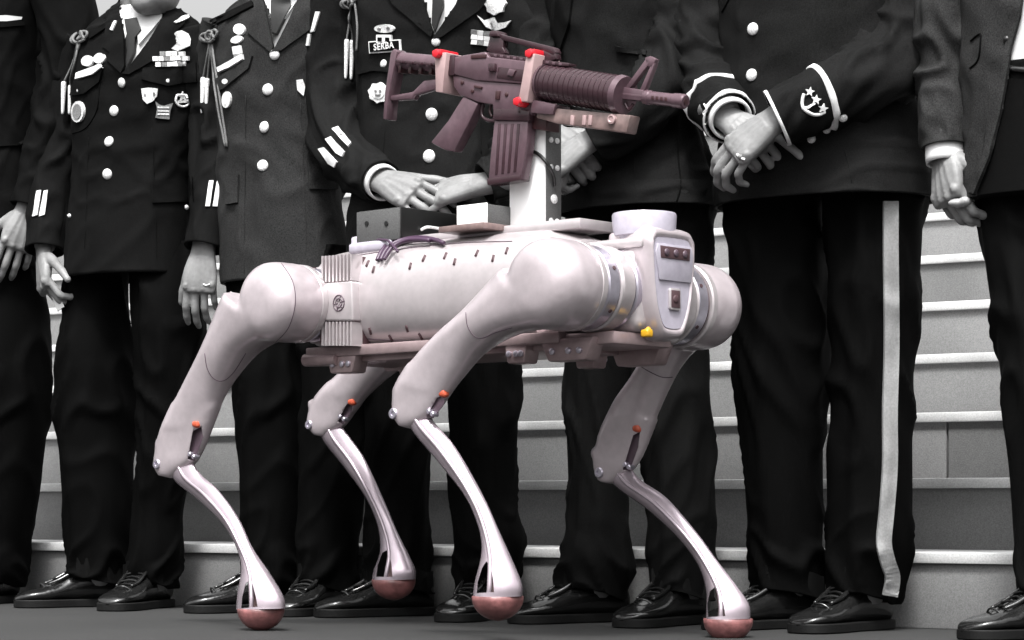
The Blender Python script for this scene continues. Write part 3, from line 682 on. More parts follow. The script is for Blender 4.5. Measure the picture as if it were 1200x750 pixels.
for x, y, r_ in ((511, 49, 5.5), (506, 134, 7.5), (503, 183, 7.8), (450, 75, 5.2)): button(d, x, y, r_)
patch(d, 'pin_badge', ell(452, 33.5, 11.5, 5, 0), 'silver', .005); patch(d, 'pin_badge_hole', ell(447, 34, 2, 1.6), 'badge', .002, .006); patch(d, 'pin_badge_hole', ell(457, 33, 2, 1.6), 'badge', .002, .006)
patch(d, 'ribbon', rect(451.5, 46, 8.5, 5), 'white', .005)
patch(d, 'ribbon_mark', rect(447.5, 46.5, 2.2, 2.2), 'black', .002, .006); patch(d, 'ribbon_mark', rect(456, 46.5, 2.2, 2.2), 'black', .002, .006)
tg = patch(d, 'name_tag', rect(452, 54.5, 18.5, 7, -4), 'white', .003, .001)
patch(d, 'name_tag_face', rect(452, 54.5, 17, 5.6, -4), 'black', .002, .004)
h_ = surf(d['bvh'], 452, 54.5, .0075)
if h_:                                                                # lettering on the name tag
    cu = bpy.data.curves.new('t', 'FONT'); cu.body = 'SERBA'; cu.size = .020; cu.space_character = 1.15; cu.align_x = 'CENTER'; cu.align_y = 'CENTER'; cu.extrude = .0006; cu.offset = .0003
    to = bpy.data.objects.new('t', cu); sc.collection.objects.link(to); dg = bpy.context.evaluated_depsgraph_get(); me = to.evaluated_get(dg).to_mesh()
    nr = h_[1]; ex = V((1, 0, .05)); ex = (ex-nr*ex.dot(nr)).normalized(); ey = nr.cross(ex)
    vf = ([h_[0]+ex*v.co.x*.92+ey*v.co.y+nr*v.co.z for v in me.vertices], [tuple(p.vertices) for p in me.polygons]); bpy.data.objects.remove(to)
    obj('lettering', vf, 'white', tg, smooth=False)
flap(d, [(420, 83), (438, 78), (462, 80), (484, 76), (484, 80), (462, 85), (438, 83), (420, 88)])
patch(d, 'star_badge', star(446, 109, 12.5, 10, 8, .86), 'silver', .006); patch(d, 'badge_disc', ell(446, 109, 7, 7), 'white', .002, .007)
patch(d, 'badge_mark', ell(443, 107, 1.4, 1.4), 'badge', .002, .009); patch(d, 'badge_mark', ell(449, 107, 1.4, 1.4), 'badge', .002, .009); patch(d, 'badge_mark', rect(446, 111.5, 3.2, .8), 'badge', .002, .009)
patch(d, 'large_badge', star(581, 4, 14, 0, 8, .85), 'silver', .006)
patch(d, 'wing_badge', [(559, 18), (567, 24), (577, 27), (580, 20), (583, 27), (593, 26), (600, 24), (594, 32), (585, 35), (578, 36), (569, 32)], 'silver', .006)
for r0, (y, n) in enumerate(((37.5, 5), (43.5, 5), (49.5, 4))):
    for i in range(n): patch(d, 'ribbon', rect(555+i*7, y+i*.9, 3.3, 2.7, 7), 'white' if (i*2+r0) % 4 else 'badge', .005)
for k in range(3):
    x, y = 378+k*8.5, 184-k*12; patch(d, 'sleeve_stripe', [(x-4, y-9), (x+2, y-11), (x+18, y+6), (x+15, y+12), (x+8, y+8)] if k < 2 else [(x-6, y-8), (x+2, y-11), (x+17, y+8), (x+13, y+12)], 'white', .003)
aiguillette(d, 410, 2, [(406, 46, 46), (412, 47, 46)], [[(418, 4), (421, 30), (420, 60)]])
patch(d, 'shoulder_pin', [(371, 14), (376, 14), (369, 37), (365, 38)], 'silver', .004); patch(d, 'shoulder_pin', [(362, 40), (365, 40), (363, 54), (360, 54)], 'silver', .004)
# ================================================================ person 5: dark suit behind the rifle
d = person('person in a plain dark suit with knuckles showing beside the perforated grey bracket', 745, .0,
  torso=[(-104, 694, 750, .01, .95), (-88, 684, 762, 0, .8), (-70, 646, 806, 0, .55), (-40, 640, 815, 0, .6), (30, 652, 806), (100, 662, 806), (170, 666, 822), (215, 664, 836), (249, 662, 846)],
  arms=[dict(path=[(648, -48, 0, .085), (640, 30, 0, .072), (640, 90, .03, .066), (640, 130, .10, .056), (646, 156, .14, .047)], hand=dict(side='R', curl=(62, 64, 66, 66), spread=0, at=(648, 158, .15), to=(674, 192, .19), back=FW*.85+UP*.4, tb=10), cuff=False),
        dict(path=[(806, -48, 0, .085), (806, 10, 0, .080), (798, 60, .03, .074), (775, 100, .10, .064), (730, 142, .155, .056), (694, 164, .18, .050)], elbow=.5, fold=.010, hand=dict(side='L', curl=(56, 58, 60, 60), spread=0, at=(690, 166, .19), to=(656, 190, .21), back=FW*.8+UP*.5, tb=10, scale=.95), cuff=False)],
  legs=[dict(st=[(225, 662, 752), (300, 660, 750), (420, 660, 742), (500, 662, 738), (570, 664, 736), (620, 661, 738), (660, 654, 742), (702, 656, 736)]),
        dict(st=[(225, 745, 840), (300, 742, 834), (420, 741, 830), (500, 748, 836), (570, 756, 840), (620, 760, 840), (660, 758, 838), (704, 760, 834)])],
  jacket_m='mid', trouser_m='dark', front_edge=(700, 690), toe=(30, -8), jfold=.008)
flap(d, [(722, 54), (758, 60), (757, 66), (722, 60)])
patch(d, 'lapel', [(655, -30), (676, -30), (668, 30), (656, 66), (650, 60)], 'dark', .006, .001)
cord(d, 'vent_seam', [(793, 160), (795, 190), (798, 215), (793, 236)], 1., 'black', off=.001)
# ================================================================ person 6: officer with braided cuffs and trouser stripe
d = person('uniformed person with braided cuffs, crest on the sleeve and a pale trouser stripe', 966, .0,
  torso=[(-158, 915, 985, .01, .95), (-140, 902, 996, 0, .8), (-118, 858, 1046, 0, .55), (-80, 846, 1060, 0, .6), (0, 850, 1062), (80, 850, 1066), (150, 848, 1076), (200, 846, 1084), (240, 844, 1089)],
  arms=[dict(path=[(860, -92, 0, .088), (838, -20, .01, .076), (828, 40, .03, .071), (829, 90, .07, .067), (840, 120, .13, .059), (855, 138, .185, .052)], elbow=.55, fold=.008, cuff_len=.014,
             hand=dict(side='R', curl=(10, 58, 62, 64), spread=1, at=(857, 142, .185), to=(932, 196, .195), back=FW*.75+UP*.55, thumb=(.5, .8, -.3), tb=8, scale=.98)),
        dict(path=[(1050, -92, 0, .092), (1066, -20, 0, .083), (1060, 45, .03, .077), (1030, 84, .09, .072), (980, 108, .16, .065), (945, 122, .20, .060), (909, 139, .225, .056)], elbow=.48, fold=.009, cuff=False,
             hand=dict(side='L', curl=(33, 37, 40, 44), spread=1, at=(907, 141, .235), to=(858, 180, .262), back=FW*.85+UP*.5, thumb=(.5, .85, -.3), tb=12, scale=1.04, prox=.55))],
  legs=[dict(st=[(215, 846, 968), (280, 849, 970), (360, 856, 970), (440, 862, 970), (520, 868, 966), (590, 872, 966), (640, 878, 966), (704, 884, 966)]),
        dict(st=[(215, 962, 1086), (280, 966, 1084), (360, 972, 1078), (440, 972, 1072), (520, 972, 1070), (590, 970, 1070), (640, 968, 1068), (708, 966, 1052)])],
  jacket_m='mid', trouser_m='trouser', front_edge=(866, 862), toe=(30, -14), jfold=.005)
for x, y, r_ in ((882.5, 34, 7.5), (881, 88, 7.5), (951, 163, 5.2), (969, 152, 5.2), (988, 138, 5.2)): button(d, x, y, r_)
for a_, i0, i1 in ((1, 69, 71), (1, 52, 54), (0, 69, 71), (0, 55, 57)): band(d, 'cuff_braid', a_, i0, i1, 'white')
cord(d, 'cuff_scroll', [(826, 122), (829, 128), (825, 133), (829, 140), (826, 146)], 1.1, 'white', off=.002)
cord(d, 'crest_wreath', [(942, 110), (940, 118), (941, 126), (946, 131), (953, 134), (960, 134), (966, 131)], 2., 'white', off=.002)
for sx, sy in ((949, 108), (956, 117), (964, 127)): patch(d, 'crest_star', star(sx, sy, 6, 10), 'white', .004)
patch(d, 'crest_bar', line_poly([(940, 127), (947, 126), (955, 121)], 2.4), 'white', .003)
patch(d, 'trouser_stripe', line_poly(catmull([(1042, 236), (1042, 300), (1043, 400), (1041, 480), (1041, 545), (1037, 600), (1034, 634), (1038, 656), (1044, 676), (1041, 698)], 44), 17), 'stripe', .003, .008, bvh=d['lbvh'], edge=5, smooth=4)
cord(d, 'pocket_seam', [(846, 14), (852, 4), (858, -8)], 1., 'black', off=.001)
h_ = surf(d['hbvh'], 868, 184)
if h_: cord(d, 'ring', [(864, 181), (868, 185), (873, 187)], 1.7, 'silver', off=.001, bvh=d['hbvh']); button(d, 868, 184, 3.2, 'badge', 'ring_stone', bvh=d['hbvh'])
# ================================================================ person 7: open grey jacket at the right edge
d = person('person in an open charcoal jacket with white shirt cuff, hand lowered', 1242, .05,
  torso=[(-178, 1205, 1280, .01, .95), (-158, 1192, 1292, 0, .8), (-136, 1146, 1340, 0, .55), (-90, 1134, 1352, 0, .6), (0, 1136, 1350), (80, 1138, 1350), (150, 1137, 1352), (200, 1136, 1356), (232, 1134, 1358)],
  arms=[dict(path=[(1140, -112, 0, .09), (1122, -40, .01, .074), (1114, 30, .02, .066), (1109, 90, .03, .058), (1107, 135, .05, .052), (1108, 174, .06, .046)], elbow=.52, fold=.008, cuff_len=.030,
             hand=dict(side='R', curl=(44, 48, 50, 52), spread=1, to=(1111, 262, .10), back=-U*.55+FW*.85, thumb=(.7, .7, -.35), tb=14, scale=1.05)),
        dict(path=[(1346, -112, 0, .09), (1362, -40, .01, .074), (1366, 40, .02, .064), (1362, 174, .06, .046)], hand=dict(side='L', back=U*.9+FW*.3))],
  legs=[dict(st=[(180, 1140, 1252), (240, 1146, 1256), (320, 1155, 1262), (400, 1166, 1266), (480, 1176, 1268), (560, 1184, 1270), (640, 1190, 1272), (706, 1194, 1274)]),
        dict(st=[(180, 1244, 1356), (320, 1256, 1360), (480, 1274, 1360), (640, 1290, 1368), (706, 1292, 1368)])],
  jacket_m='tweed', trouser_m='black', open_front=[(1204, -60), (1194, 20), (1184, 55), (1180, 84), (1172, 130), (1158, 185), (1140, 228), (1150, 270), (1300, 270), (1300, -60)], toe=(36, 20))
patch(d, 'front_edge', line_poly([(1202, -50), (1192, 20), (1182, 55), (1178, 84), (1170, 130), (1156, 185), (1139, 226)], 7), 'tweed', .005, .0, bvh=d['tbvh'])
cord(d, 'pocket_flap', [(1137, 80), (1147, 70), (1150, 44), (1148, 40), (1138, 48)], 1.1, 'black', off=.0015)
button(d, 1180, 46, 4.5, 'boxblack')
cord(d, 'belt', [(1180, 80), (1198, 82), (1212, 83)], 4, 'leather', off=.002, bvh=d['lbvh'])
pt = obj('small_object', remesh(join(ellipsoid(d['P'](1124, 238, .10), .022, .012, .009), ellipsoid(d['P'](1131, 236, .10), .012, .012, .010)), .003, 3), 'pale_thing')
tag(pt, 'small pale grey object held in fingers of person in open jacket', 'held object')

# tailoring seams on the jackets
for k, paths in {1: [[(178, 150), (182, 240), (184, 322)], [(104, 160), (101, 240), (98, 322)]], 2: [[(288, 112), (287, 220), (286, 328)], [(352, 120), (357, 230), (360, 328)]], 3: [[(452, 126), (450, 170), (446, 200)], [(560, 120), (564, 180)]],
                 4: [[(742, 170), (744, 210), (742, 244)]], 5: [[(990, 176), (998, 210), (1000, 238)], [(868, 200), (866, 238)]], 6: [[(1160, 100), (1156, 140), (1150, 190)]]}.items():
    for q in paths: cord(PEOPLE[k], 'seam', q, .45, PEOPLE[k]['jm'], off=.0006, bvh=PEOPLE[k]['tbvh'], seg=6)
# ================================================================ four-legged robot
RA = math.radians(42)
F = V((math.cos(RA), -math.sin(RA), 0)); L = V((math.sin(RA), math.cos(RA), 0)); C0 = V((-.285, 4.726, 0))
def RP(f, l, z): return C0+F*f+L*l+ZZ*z
def onl(px, py, l): return hit_plane(px, py, RP(0, l, 0), L)          # photo pixel on a plane parallel to the robot's side
def fz(p): return (p-C0).dot(F), p.z
RB = RP(.33, 0, 0)
robot = root('quadruped_robot', RB, 'pale lilac four-legged walking robot carrying the mounted rifle', 'robot')
def limb(pairs, l, thick, n=40, seg=28, power=2.2, corr=.9, oz=None):
    """pairs: left x, y, right x, y in pixels on the plane l; thick: lateral half thickness per station"""
    rings = []
    for a in catmull([(*p, t, (oz[i] if oz else 0)) for i, (p, t) in enumerate(zip(pairs, thick))], n):
        A, B = onl(a[0], a[1], l), onl(a[2], a[3], l); c = (A+B)/2+L*a[5]; h = (B-A)/2; t = a[4]
        if corr and h.length > 1e-5:
            e = abs(h.normalized().dot(F)); k = t*corr*e; nl = math.sqrt(max(h.length**2-k*k, (.5*h.length)**2)); h = h.normalized()*nl
        ring = []
        for j in range(seg):
            th = 2*math.pi*j/seg; cx, sx = math.cos(th), math.sin(th); q = 2/power
            ring.append(c+h*math.copysign(abs(cx)**q, cx)+L*t*math.copysign(abs(sx)**q, sx))
        rings.append(ring)
    return loft(rings)
LEGS = {
 'RR': dict(l=-.215, hip=(313, 353, -.245), thigh=[(272, 340, 342, 392), (245, 404, 298, 412), (224, 442, 270, 446), (206, 474, 254, 476), (191, 503, 241, 502)],
            plate_=[(206, 470, 256, 474), (192, 500, 246, 502), (185, 524, 237, 526), (183, 545, 226, 544), (188, 557, 204, 561)],
            slot=[(226, 505), (236, 500), (238, 512), (228, 540), (220, 538)], orange=(231, 497), bolt=(190, 544), knob=(184, 520),
            shank=[(197, 548, 226, 541), (206, 565, 236, 556), (230, 585, 256, 574), (258, 611, 279, 606), (276, 638, 296, 643), (283, 664, 315, 672), (279, 695, 331, 698), (278, 714, 334, 713)],
            hole=[(283, 713), (284, 700), (288, 684), (292, 681), (296, 685), (300, 700), (302, 711)], foot=(306, 712)),
 'FR': dict(l=-.215, hip=(633, 331, -.245), thigh=[(596, 312, 662, 384), (550, 361, 606, 392), (516, 390, 568, 412), (487, 420, 543, 440), (468, 448, 524, 464)],
            plate_=[(482, 424, 540, 442), (466, 450, 526, 462), (462, 470, 512, 482), (463, 486, 500, 494), (470, 499, 484, 503)],
            slot=[(512, 466), (522, 462), (520, 474), (508, 490), (500, 488)], orange=(520, 461), bolt=(467, 485), knob=(463, 458),
            shank=[(476, 488, 498, 480), (484, 507, 510, 495), (514, 543, 532, 521), (545, 582, 558, 565), (560, 616, 577, 603), (564, 646, 597, 648), (556, 682, 612, 683), (554, 699, 613, 699)],
            hole=[(559, 695), (560, 682), (565, 666), (570, 658), (575, 664), (578, 680), (579, 694)], foot=(584, 698)),
 'FL': dict(l=.215, hip=None, thigh=[(790, 372, 838, 402), (772, 396, 812, 410), (757, 418, 795, 430), (741, 442, 782, 456), (722, 468, 771, 482), (709, 494, 762, 500)],
            plate_=[(716, 482, 768, 492), (706, 502, 760, 514), (700, 522, 752, 534), (697, 545, 740, 552), (703, 564, 720, 568)],
            slot=[(742, 510), (750, 506), (748, 524), (738, 552), (730, 550)], orange=(747, 502), bolt=(707, 554), knob=(695, 531),
            shank=[(712, 560, 740, 548), (726, 575, 752, 562), (761, 600, 782, 583), (795, 632, 816, 622), (817, 662, 838, 652), (826, 690, 866, 688), (826, 712, 880, 708), (825, 726, 882, 725)],
            hole=[(830, 723), (829, 708), (832, 693), (838, 688), (843, 694), (848, 708), (850, 722)], foot=(853, 724)),
 'RL': dict(l=.215, hip=None, thigh=[(498, 372, 540, 400), (462, 398, 505, 420), (420, 418, 468, 432), (396, 440, 442, 452), (376, 460, 424, 470)],
            plate_=[(388, 446, 436, 452), (372, 464, 424, 470), (364, 482, 412, 487), (362, 497, 400, 502), (370, 510, 384, 513)],
            slot=[(406, 474), (414, 470), (412, 482), (402, 497), (396, 494)], orange=(413, 471), bolt=(367, 498), knob=(363, 474),
            shank=[(374, 504, 400, 498), (380, 519, 410, 512), (406, 552, 428, 538), (430, 586, 450, 586), (443, 618, 465, 622), (445, 646, 479, 650), (438, 668, 487, 668), (436, 680, 487, 679)],
            hole=[(441, 676), (443, 662), (448, 648), (453, 645), (457, 652), (459, 664), (460, 676)], foot=(461.5, 678)),
}
hipRR = onl(*LEGS['RR']['hip']); hipFR = onl(*LEGS['FR']['hip'])
fR, zR = fz(hipRR); fF, zF = fz(hipFR)
print('HIPS', fR, zR, fF, zF)
hips = {'RR': (fR, -1, zR), 'FR': (fF, -1, zF), 'RL': (fR, 1, zR), 'FL': (fF+.005, 1, zF-.015)}
for nm, g in LEGS.items():
    hf, sd, hz = hips[nm]; l = g['l']; r0 = .083 if nm[0] == 'F' else .080
    c = RP(hf, 0, hz)
    bulb = lathe(c, L*sd, [(.276, 0), (.275, .035), (.271, .052), (.262, .066), (.246, .077), (.225, r0), (.180, r0), (.165, r0*.97), (.150, r0*.94)], 40)
    tv = limb(g['thigh'], l, [.060, .049, .038, .031, .028, .027][:len(g['thigh'])], power=2.5, corr=.45)
    pv = limb(g['plate_'], l, [.028, .026, .023, .022, .017], power=2.8, corr=.2)
    kn = onl(g['knob'][0]+4, g['knob'][1], l)
    th = remesh(join(bulb, tv, pv, ellipsoid(kn, .014, .014, .014)), .0055, 9, .5)
    vd = ray(*g['orange']).normalized(); sp = [onl(x, y, l) for x, y in g['slot']]
    bv = bvh_of(th); th = subtract(th, [extrude([q-vd*.12 for q in sp], vd*.118)])
    to = obj('thigh', th, 'shell', robot)
    # recessed actuator, orange plug, knee bolts
    obj('actuator', extrude([q-vd*.014 for q in sp], vd*.03, .001), 'actuator', to, sharp=40)
    h = surf(bv, *g['orange'])
    oc = (h[0] if h else onl(*g['orange'], l)-L*.02)+vd*.004; obj('orange_plug', remesh(join(bevbox(oc, F, L, ZZ, .008, .009, .006, .002), ellipsoid(oc-ZZ*.003+F*.002, .007, .010, .006)), .003, 2), 'orange', to)
    for key, rr in (('bolt', .0105),):
        pc_ = onl(g[key][0]+(3 if key == 'bolt' else 5), g[key][1], l)
        obj('knee_bolt' if key == 'bolt' else 'knee_stop', lathe(pc_, -L, [(-.024, rr*.6), (-.024, rr), (.0225, rr), (.0245, rr*.85), (.0245, rr*.45), (.022, rr*.4), (.022, 0)], 18), 'alu' if key == 'bolt' else 'shell', to, sharp=35)
    for dx, dy in ((3, 24), (8, 18)):
        q = onl(g['slot'][4][0]+dx*.9, g['slot'][4][1]-dy*.5+6, l)
        obj('link_bolt', lathe(q-vd*.022, -L, [(-.012, .005), (.002, .005), (.004, .0035), (.004, 0)], 12), 'alu', to, sharp=35)
    for sm in {'RR': [[(240, 414), (243, 432), (251, 444), (262, 446), (274, 436), (288, 414)], [(330, 309), (343, 330), (346, 356), (338, 384), (322, 402)]], 'FR': [[(546, 366), (548, 382), (556, 394), (566, 396), (580, 390), (600, 384)]], 'FL': [[(752, 430), (762, 436), (776, 442), (788, 442)]], 'RL': []}[nm]:
        q = [surf(bv, x, y, .0003) for x, y in catmull(sm, 26)]; q = [h_[0] for h_ in q if h_]
        if len(q) > 5: obj('shell_seam', tube(q, .0009, 6), 'actuator', to)
    # shank with the eye above the foot
    sv = limb(g['shank'], l, [.015, .017, .0165, .015, .015, .025, .040, .0455], n=60, power=1.6, seg=36, corr=.75)
    ridge = [(onl(a[0]*.42+a[2]*.58, a[1]*.42+a[3]*.58, l)-L*t*.93) for a, t in zip(g['shank'], [.015, .017, .0165, .015, .015, .024, .036, .0405])]
    hp = [onl(x, y, l) for x, y in g['hole']]; vd = ray(*g['foot']).normalized()
    sv = subtract(sv, [extrude([p-vd*.12 for p in hp], vd*.15)])
    so_ = obj('shank', sv, 'shank', robot, sharp=55)
    obj('shank_ridge', tube(ridge, [.003, .0045, .0045, .004, .004, .0045, .005, .004], 8, n=40), 'shank', so_)
    obj('shank_core', limb([(a[0]+(a[2]-a[0])*.30, a[1]+(a[3]-a[1])*.30, a[0]+(a[2]-a[0])*.62, a[1]+(a[3]-a[1])*.62) for a in g['shank'][5:]], l, [.008, .010, .012], n=10, corr=0), 'module', so_)
    # rubber foot
    y0 = g['shank'][-1]; cA, cB = onl(y0[0], y0[1], l), onl(y0[2], y0[3], l); cc = (cA+cB)/2; rr = .0465
    prof = [(.001, rr*.99), (0, rr*1.02)]+[(-.044*math.sin(a), rr*1.03*math.cos(a)) for a in [math.pi/2*i/9 for i in range(1, 9)]]+[(-.0445, .003)]
    obj('foot', lathe(cc, ZZ, prof, 36), 'foot', robot)
    print(nm, 'foot bottom z', cc.z-.0445, 'plane y', cc.y)
    # hip drive: rings from the thigh inwards
    for a, b, rr, m in ((.168, .150, r0*.985, 'panel'), (.150, .144, r0*.90, 'darkslot'), (.144, .112, r0*.93, 'alu'), (.112, .106, r0*.97, 'panel'), (.106, .070, r0*.955, 'panel'), (.070, .064, r0*.88, 'darkslot'), (.064, .02, r0*.92, 'alu')):
        obj('hip_ring', lathe(c, L*sd, [(b, 0), (b, rr*.965), (b+.003, rr), (a-.003, rr), (a, rr*.965), (a, 0)], 40), m, robot, sharp=40)
    for k in range(6):
        an = math.pi*2*k/6+.4; q = c+L*sd*.125+(F*math.cos(an)+ZZ*math.sin(an))*r0*.93
        obj('ring_screw', lathe(q, (F*math.cos(an)+ZZ*math.sin(an)), [(-.002, .004), (.0015, .004), (.0015, 0)], 8), 'darkslot', robot, sharp=35)
# ---- trunk
zc = (zR+zF)/2+.012
tr = []
for f, hw, hh, dz in catmull([(-.075, .085, .085, 0), (-.06, .118, .100, 0), (-.02, .128, .107, 0), (.10, .133, .110, 0), (.30, .134, .112, 0), (.50, .130, .110, 0), (fF-.13, .118, .102, 0), (fF-.075, .095, .085, 0)], 60):
    ring = []
    for j in range(64):
        a = 2*math.pi*j/64; cx, sx = math.cos(a), math.sin(a)
        ring.append(RP(f, hw*math.copysign(abs(cx)**.70, cx), zc+hh*math.copysign(abs(sx)**.78, sx)))
    tr.append(ring)
trunk_vf = loft(tr); trunk = obj('trunk', trunk_vf, 'panel', robot); tb = bvh_of(trunk_vf)
for x, y in [(430, 309), (470, 304), (498, 302), (521, 298), (549, 293), (578, 290), (590, 305), (533, 308), (481, 312), (438, 316)]:
    pass
for x, y, rot in [(431, 309, 25), (438, 316, 15), (481, 312, 15), (497, 303, 25), (522, 300, 25), (533, 307, 15), (559, 297, 25), (578, 303, 15), (594, 294, 20),
                  (434, 388, -15), (426, 398, -30), (458, 396, -30), (477, 385, -15), (493, 394, -30), (518, 391, -30), (530, 381, -15)]:
    v = plate(tb, rect(x, y, 1.1, 4.2, rot), .0012, .0004)
    if v: obj('panel_slot', v, 'darkslot', trunk)
for pts in ([(416, 300), (470, 292), (540, 285), (600, 283)], [(416, 396), (480, 400), (540, 401), (575, 400)], [(415, 300), (413, 330), (413, 370), (416, 396)]):
    q = [surf(tb, x, y, .0004) for x, y in catmull(pts, 24)]; q = [h[0] for h in q if h]
    if len(q) > 4: obj('panel_seam', tube(q, .0011, 6), 'actuator', trunk)
# spine rail and belly tray
obj('spine_rail', bevbox(RP(.30, 0, zc+.113), F, L, ZZ, .30, .052, .010, .004), 'panel', robot, sharp=40)
obj('belly_tray', bevbox(RP(.27, 0, zc-.116), F, L, ZZ, .315, .100, .010, .004), 'pinkmetal', robot, sharp=40)
obj('belly_rail', bevbox(RP(.27, -.112, zc-.104), F, L, ZZ, .34, .012, .011, .004), 'pinkmetal', robot, sharp=40)
obj('belly_rail', bevbox(RP(.27, .112, zc-.104), F, L, ZZ, .34, .012, .011, .004), 'pinkmetal', robot, sharp=40)
for f, hw in ((.03, .045), (.50, .03), (.625, .065)):
    for l in (-.10, .10):
        b = obj('belly_bracket', extrude([RP(f-hw, l-.02, zc-.106), RP(f+hw, l-.02, zc-.106), RP(f+hw*.7, l-.02, zc-.148), RP(f-hw*.7, l-.02, zc-.148)], L*.04, .004), 'pinkmetal', robot, sharp=40)
        for k in (-.5, .1, .5):
            obj('bracket_bolt', lathe(RP(f+hw*k, l-.02*(1 if l < 0 else -1), zc-.130), -L if l < 0 else L, [(-.003, .006), (.004, .006), (.005, .004), (.005, 0)], 12), 'alu', b, sharp=35)
for l in (-.118, .118): obj('tow_tube', tube([RP(-.075, l, zc-.118), RP(.02, l, zc-.120)], .013, 16), 'pinkmetal', robot, sharp=50)
# rear hip yoke and front hip yoke
obj('hip_yoke', bevbox(RP(fR, 0, zR), F, L, ZZ, .068, .072, .080, .022, 4), 'panel', robot, sharp=45)
obj('hip_yoke', bevbox(RP(fF, 0, zF), F, L, ZZ, .074, .06, .080, .022, 4), 'panel', robot, sharp=45)
obj('yoke_plate', bevbox(RP(fF-.03, -.02, zF-.092), F, L, ZZ, .085, .085, .012, .005), 'pinkmetal', robot, sharp=45)
# rear vent block with cooling fins and emblem plate
A, B, Cc, Dd = [onl(x, y, -.146) for x, y in ((376, 303), (413, 299), (414, 404), (374, 404))]
vb = obj('vent_block', extrude([A, B, Cc, Dd], L*.05, .004), 'darkslot', robot, sharp=40)  # block coloured dark to deepen the shade between the fins
ep = [onl(x, y, -.152) for x, y in ((374, 332), (412, 329), (413, 376), (373, 376))]
pl_ = obj('emblem_plate', extrude(ep, L*.03, .004, 3), 'panel', vb, sharp=40)
ec = onl(397, 355, -.1525)
def ring_t(c, r, t, n=24): return tube([c+(F*math.cos(a)+ZZ*math.sin(a))*r for a in [2*math.pi*i/n for i in range(n+1)]], t, 6)
obj('emblem', join(ring_t(ec, .0155, .0014), ring_t(ec, .009, .0012), *[tube([ec+(F*math.cos(a)+ZZ*math.sin(a))*.003, ec+(F*math.cos(a)+ZZ*math.sin(a))*.0155], .0011, 6) for a in [math.pi*i/3+.2 for i in range(6)]]), 'actuator', pl_)
for k in range(9):
    x = 377.5+k*4.2
    for (ya, yb) in ((300-k*.3, 331-k*.3), (377, 405)):
        q = [onl(x-.85, ya, -.151), onl(x+.85, ya, -.151), onl(x+.85, yb, -.151), onl(x-.85, yb, -.151)]
        obj('cooling_fin', extrude(q, L*.03, 0), 'panel', vb, smooth=False)
# ---- head
fh = fF+.088; zh = zF+.010; lh = .012
out = [(a_*1.1+.012, b_*1.05) for a_, b_ in [(-.064, .075), (-.058, .092), (-.040, .099), (.040, .099), (.058, .090), (.064, .072), (.060, .01), (.050, -.05), (.034, -.088), (.018, -.099), (-.018, -.099), (-.034, -.088), (-.050, -.05), (-.060, .01)]]
def oring(f, s, cz=0, n=72, inset=0):
    q = catmull(out+[out[0]], n+1)[:-1]
    return [RP(f, a*s, zh+b*s+cz) for a, b in q]
hd_vf = loft([oring(fF+.02, .80), oring(fF+.035, .93), oring(fF+.05, .985), oring(fF+.075, 1.0), oring(fh-.004, .985), oring(fh+.006, .95), oring(fh+.012, .90), oring(fh+.0135, .85), oring(fh+.011, .81), oring(fh+.0085, .79)], True, True)
head = obj('head', hd_vf, 'shell', robot, sharp=60)
hb = bvh_of(hd_vf)
def facep(pts, f=None): return [RP(fh+.009, a, zh+b) for a, b in pts]
obj('face_panel', extrude([RP(fh+.0085, a*.79, zh+b*.79) for a, b in catmull(out+[out[0]], 41)[:-1]], F*.003, 0), 'clear', head, sharp=40)
obj('visor', extrude([RP(fh+.011, a+lh, zh+b) for a, b in ((-.050, .070), (.050, .070), (.055, .052), (.050, .004), (-.044, .004), (-.055, .052))], F*.004, .0012), 'clear', head, sharp=40)
obj('sensor_slot', extrude([RP(fh+.0142, a+lh, zh+b) for a, b in ((-.044, .066), (.044, .066), (.042, .044), (-.042, .044))], F*.0025, .0008), 'darkslot', head, sharp=40)
for k in (-.027, 0, .027): obj('sensor_lens', lathe(RP(fh+.0165, k+lh, zh+.055), F, [(0, .007), (.0015, .007), (.003, .005), (.0034, 0)], 16), 'actuator', head)
cw = obj('camera_window', extrude([RP(fh+.011, a+lh, zh+b) for a, b in ((-.016, -.012), (-.013, -.009), (.013, -.009), (.016, -.012), (.016, -.046), (.013, -.049), (-.013, -.049), (-.016, -.046))], F*.005, .0012), 'panel', head, sharp=40)
obj('camera_glass', extrude([RP(fh+.0155, a+lh, zh+b) for a, b in ((-.0125, -.013), (.0125, -.013), (.0125, -.045), (-.0125, -.045))], F*.0014, .0004), 'darkslot', cw, sharp=40)
obj('camera_lens', lathe(RP(fh+.0165, lh, zh-.029), F, [(0, .008), (.001, .008), (.0022, .005), (.0024, 0)], 18), 'darkslot', cw)
obj('neck', bevbox(RP(fF+.02, 0, zh+.01), F, L, ZZ, .035, .048, .075, .012), 'actuator', robot, sharp=45)
# lidar puck on a ledge over the shoulders
pk = hit_plane(755, 262, RP(0, 0, 0), L); fk, zk = fz(pk)
pz = pk.z
obj('scanner_puck', lathe(RP(fk, 0, pz), ZZ, [(-.040, .050), (-.026, .054), (-.024, .058), (.014, .060), (.018, .058), (.019, .05), (.019, 0)], 48), 'clear', robot, sharp=40)
obj('scanner_ledge', bevbox(RP(fk-.05, 0, pz-.042), F, L, ZZ, .095, .062, .010, .006), 'panel', robot, sharp=40)
obj('brow', remesh(join(bevbox(RP(fF+.055, 0, zh+.088), F, L, ZZ, .036, .052, .018, .012), bevbox(RP(fF+.02, 0, zh+.08), F, L, ZZ, .03, .05, .018, .01)), .004, 4), 'shell', robot)
yq = RP(fF+.085, -.048, zh-.094)
obj('yellow_plug', remesh(join(bevbox(yq, F, L, ZZ, .009, .009, .007, .002), ellipsoid(yq+ZZ*.005+F*.003, .006, .006, .008)), .0025, 2), 'yellow', robot)
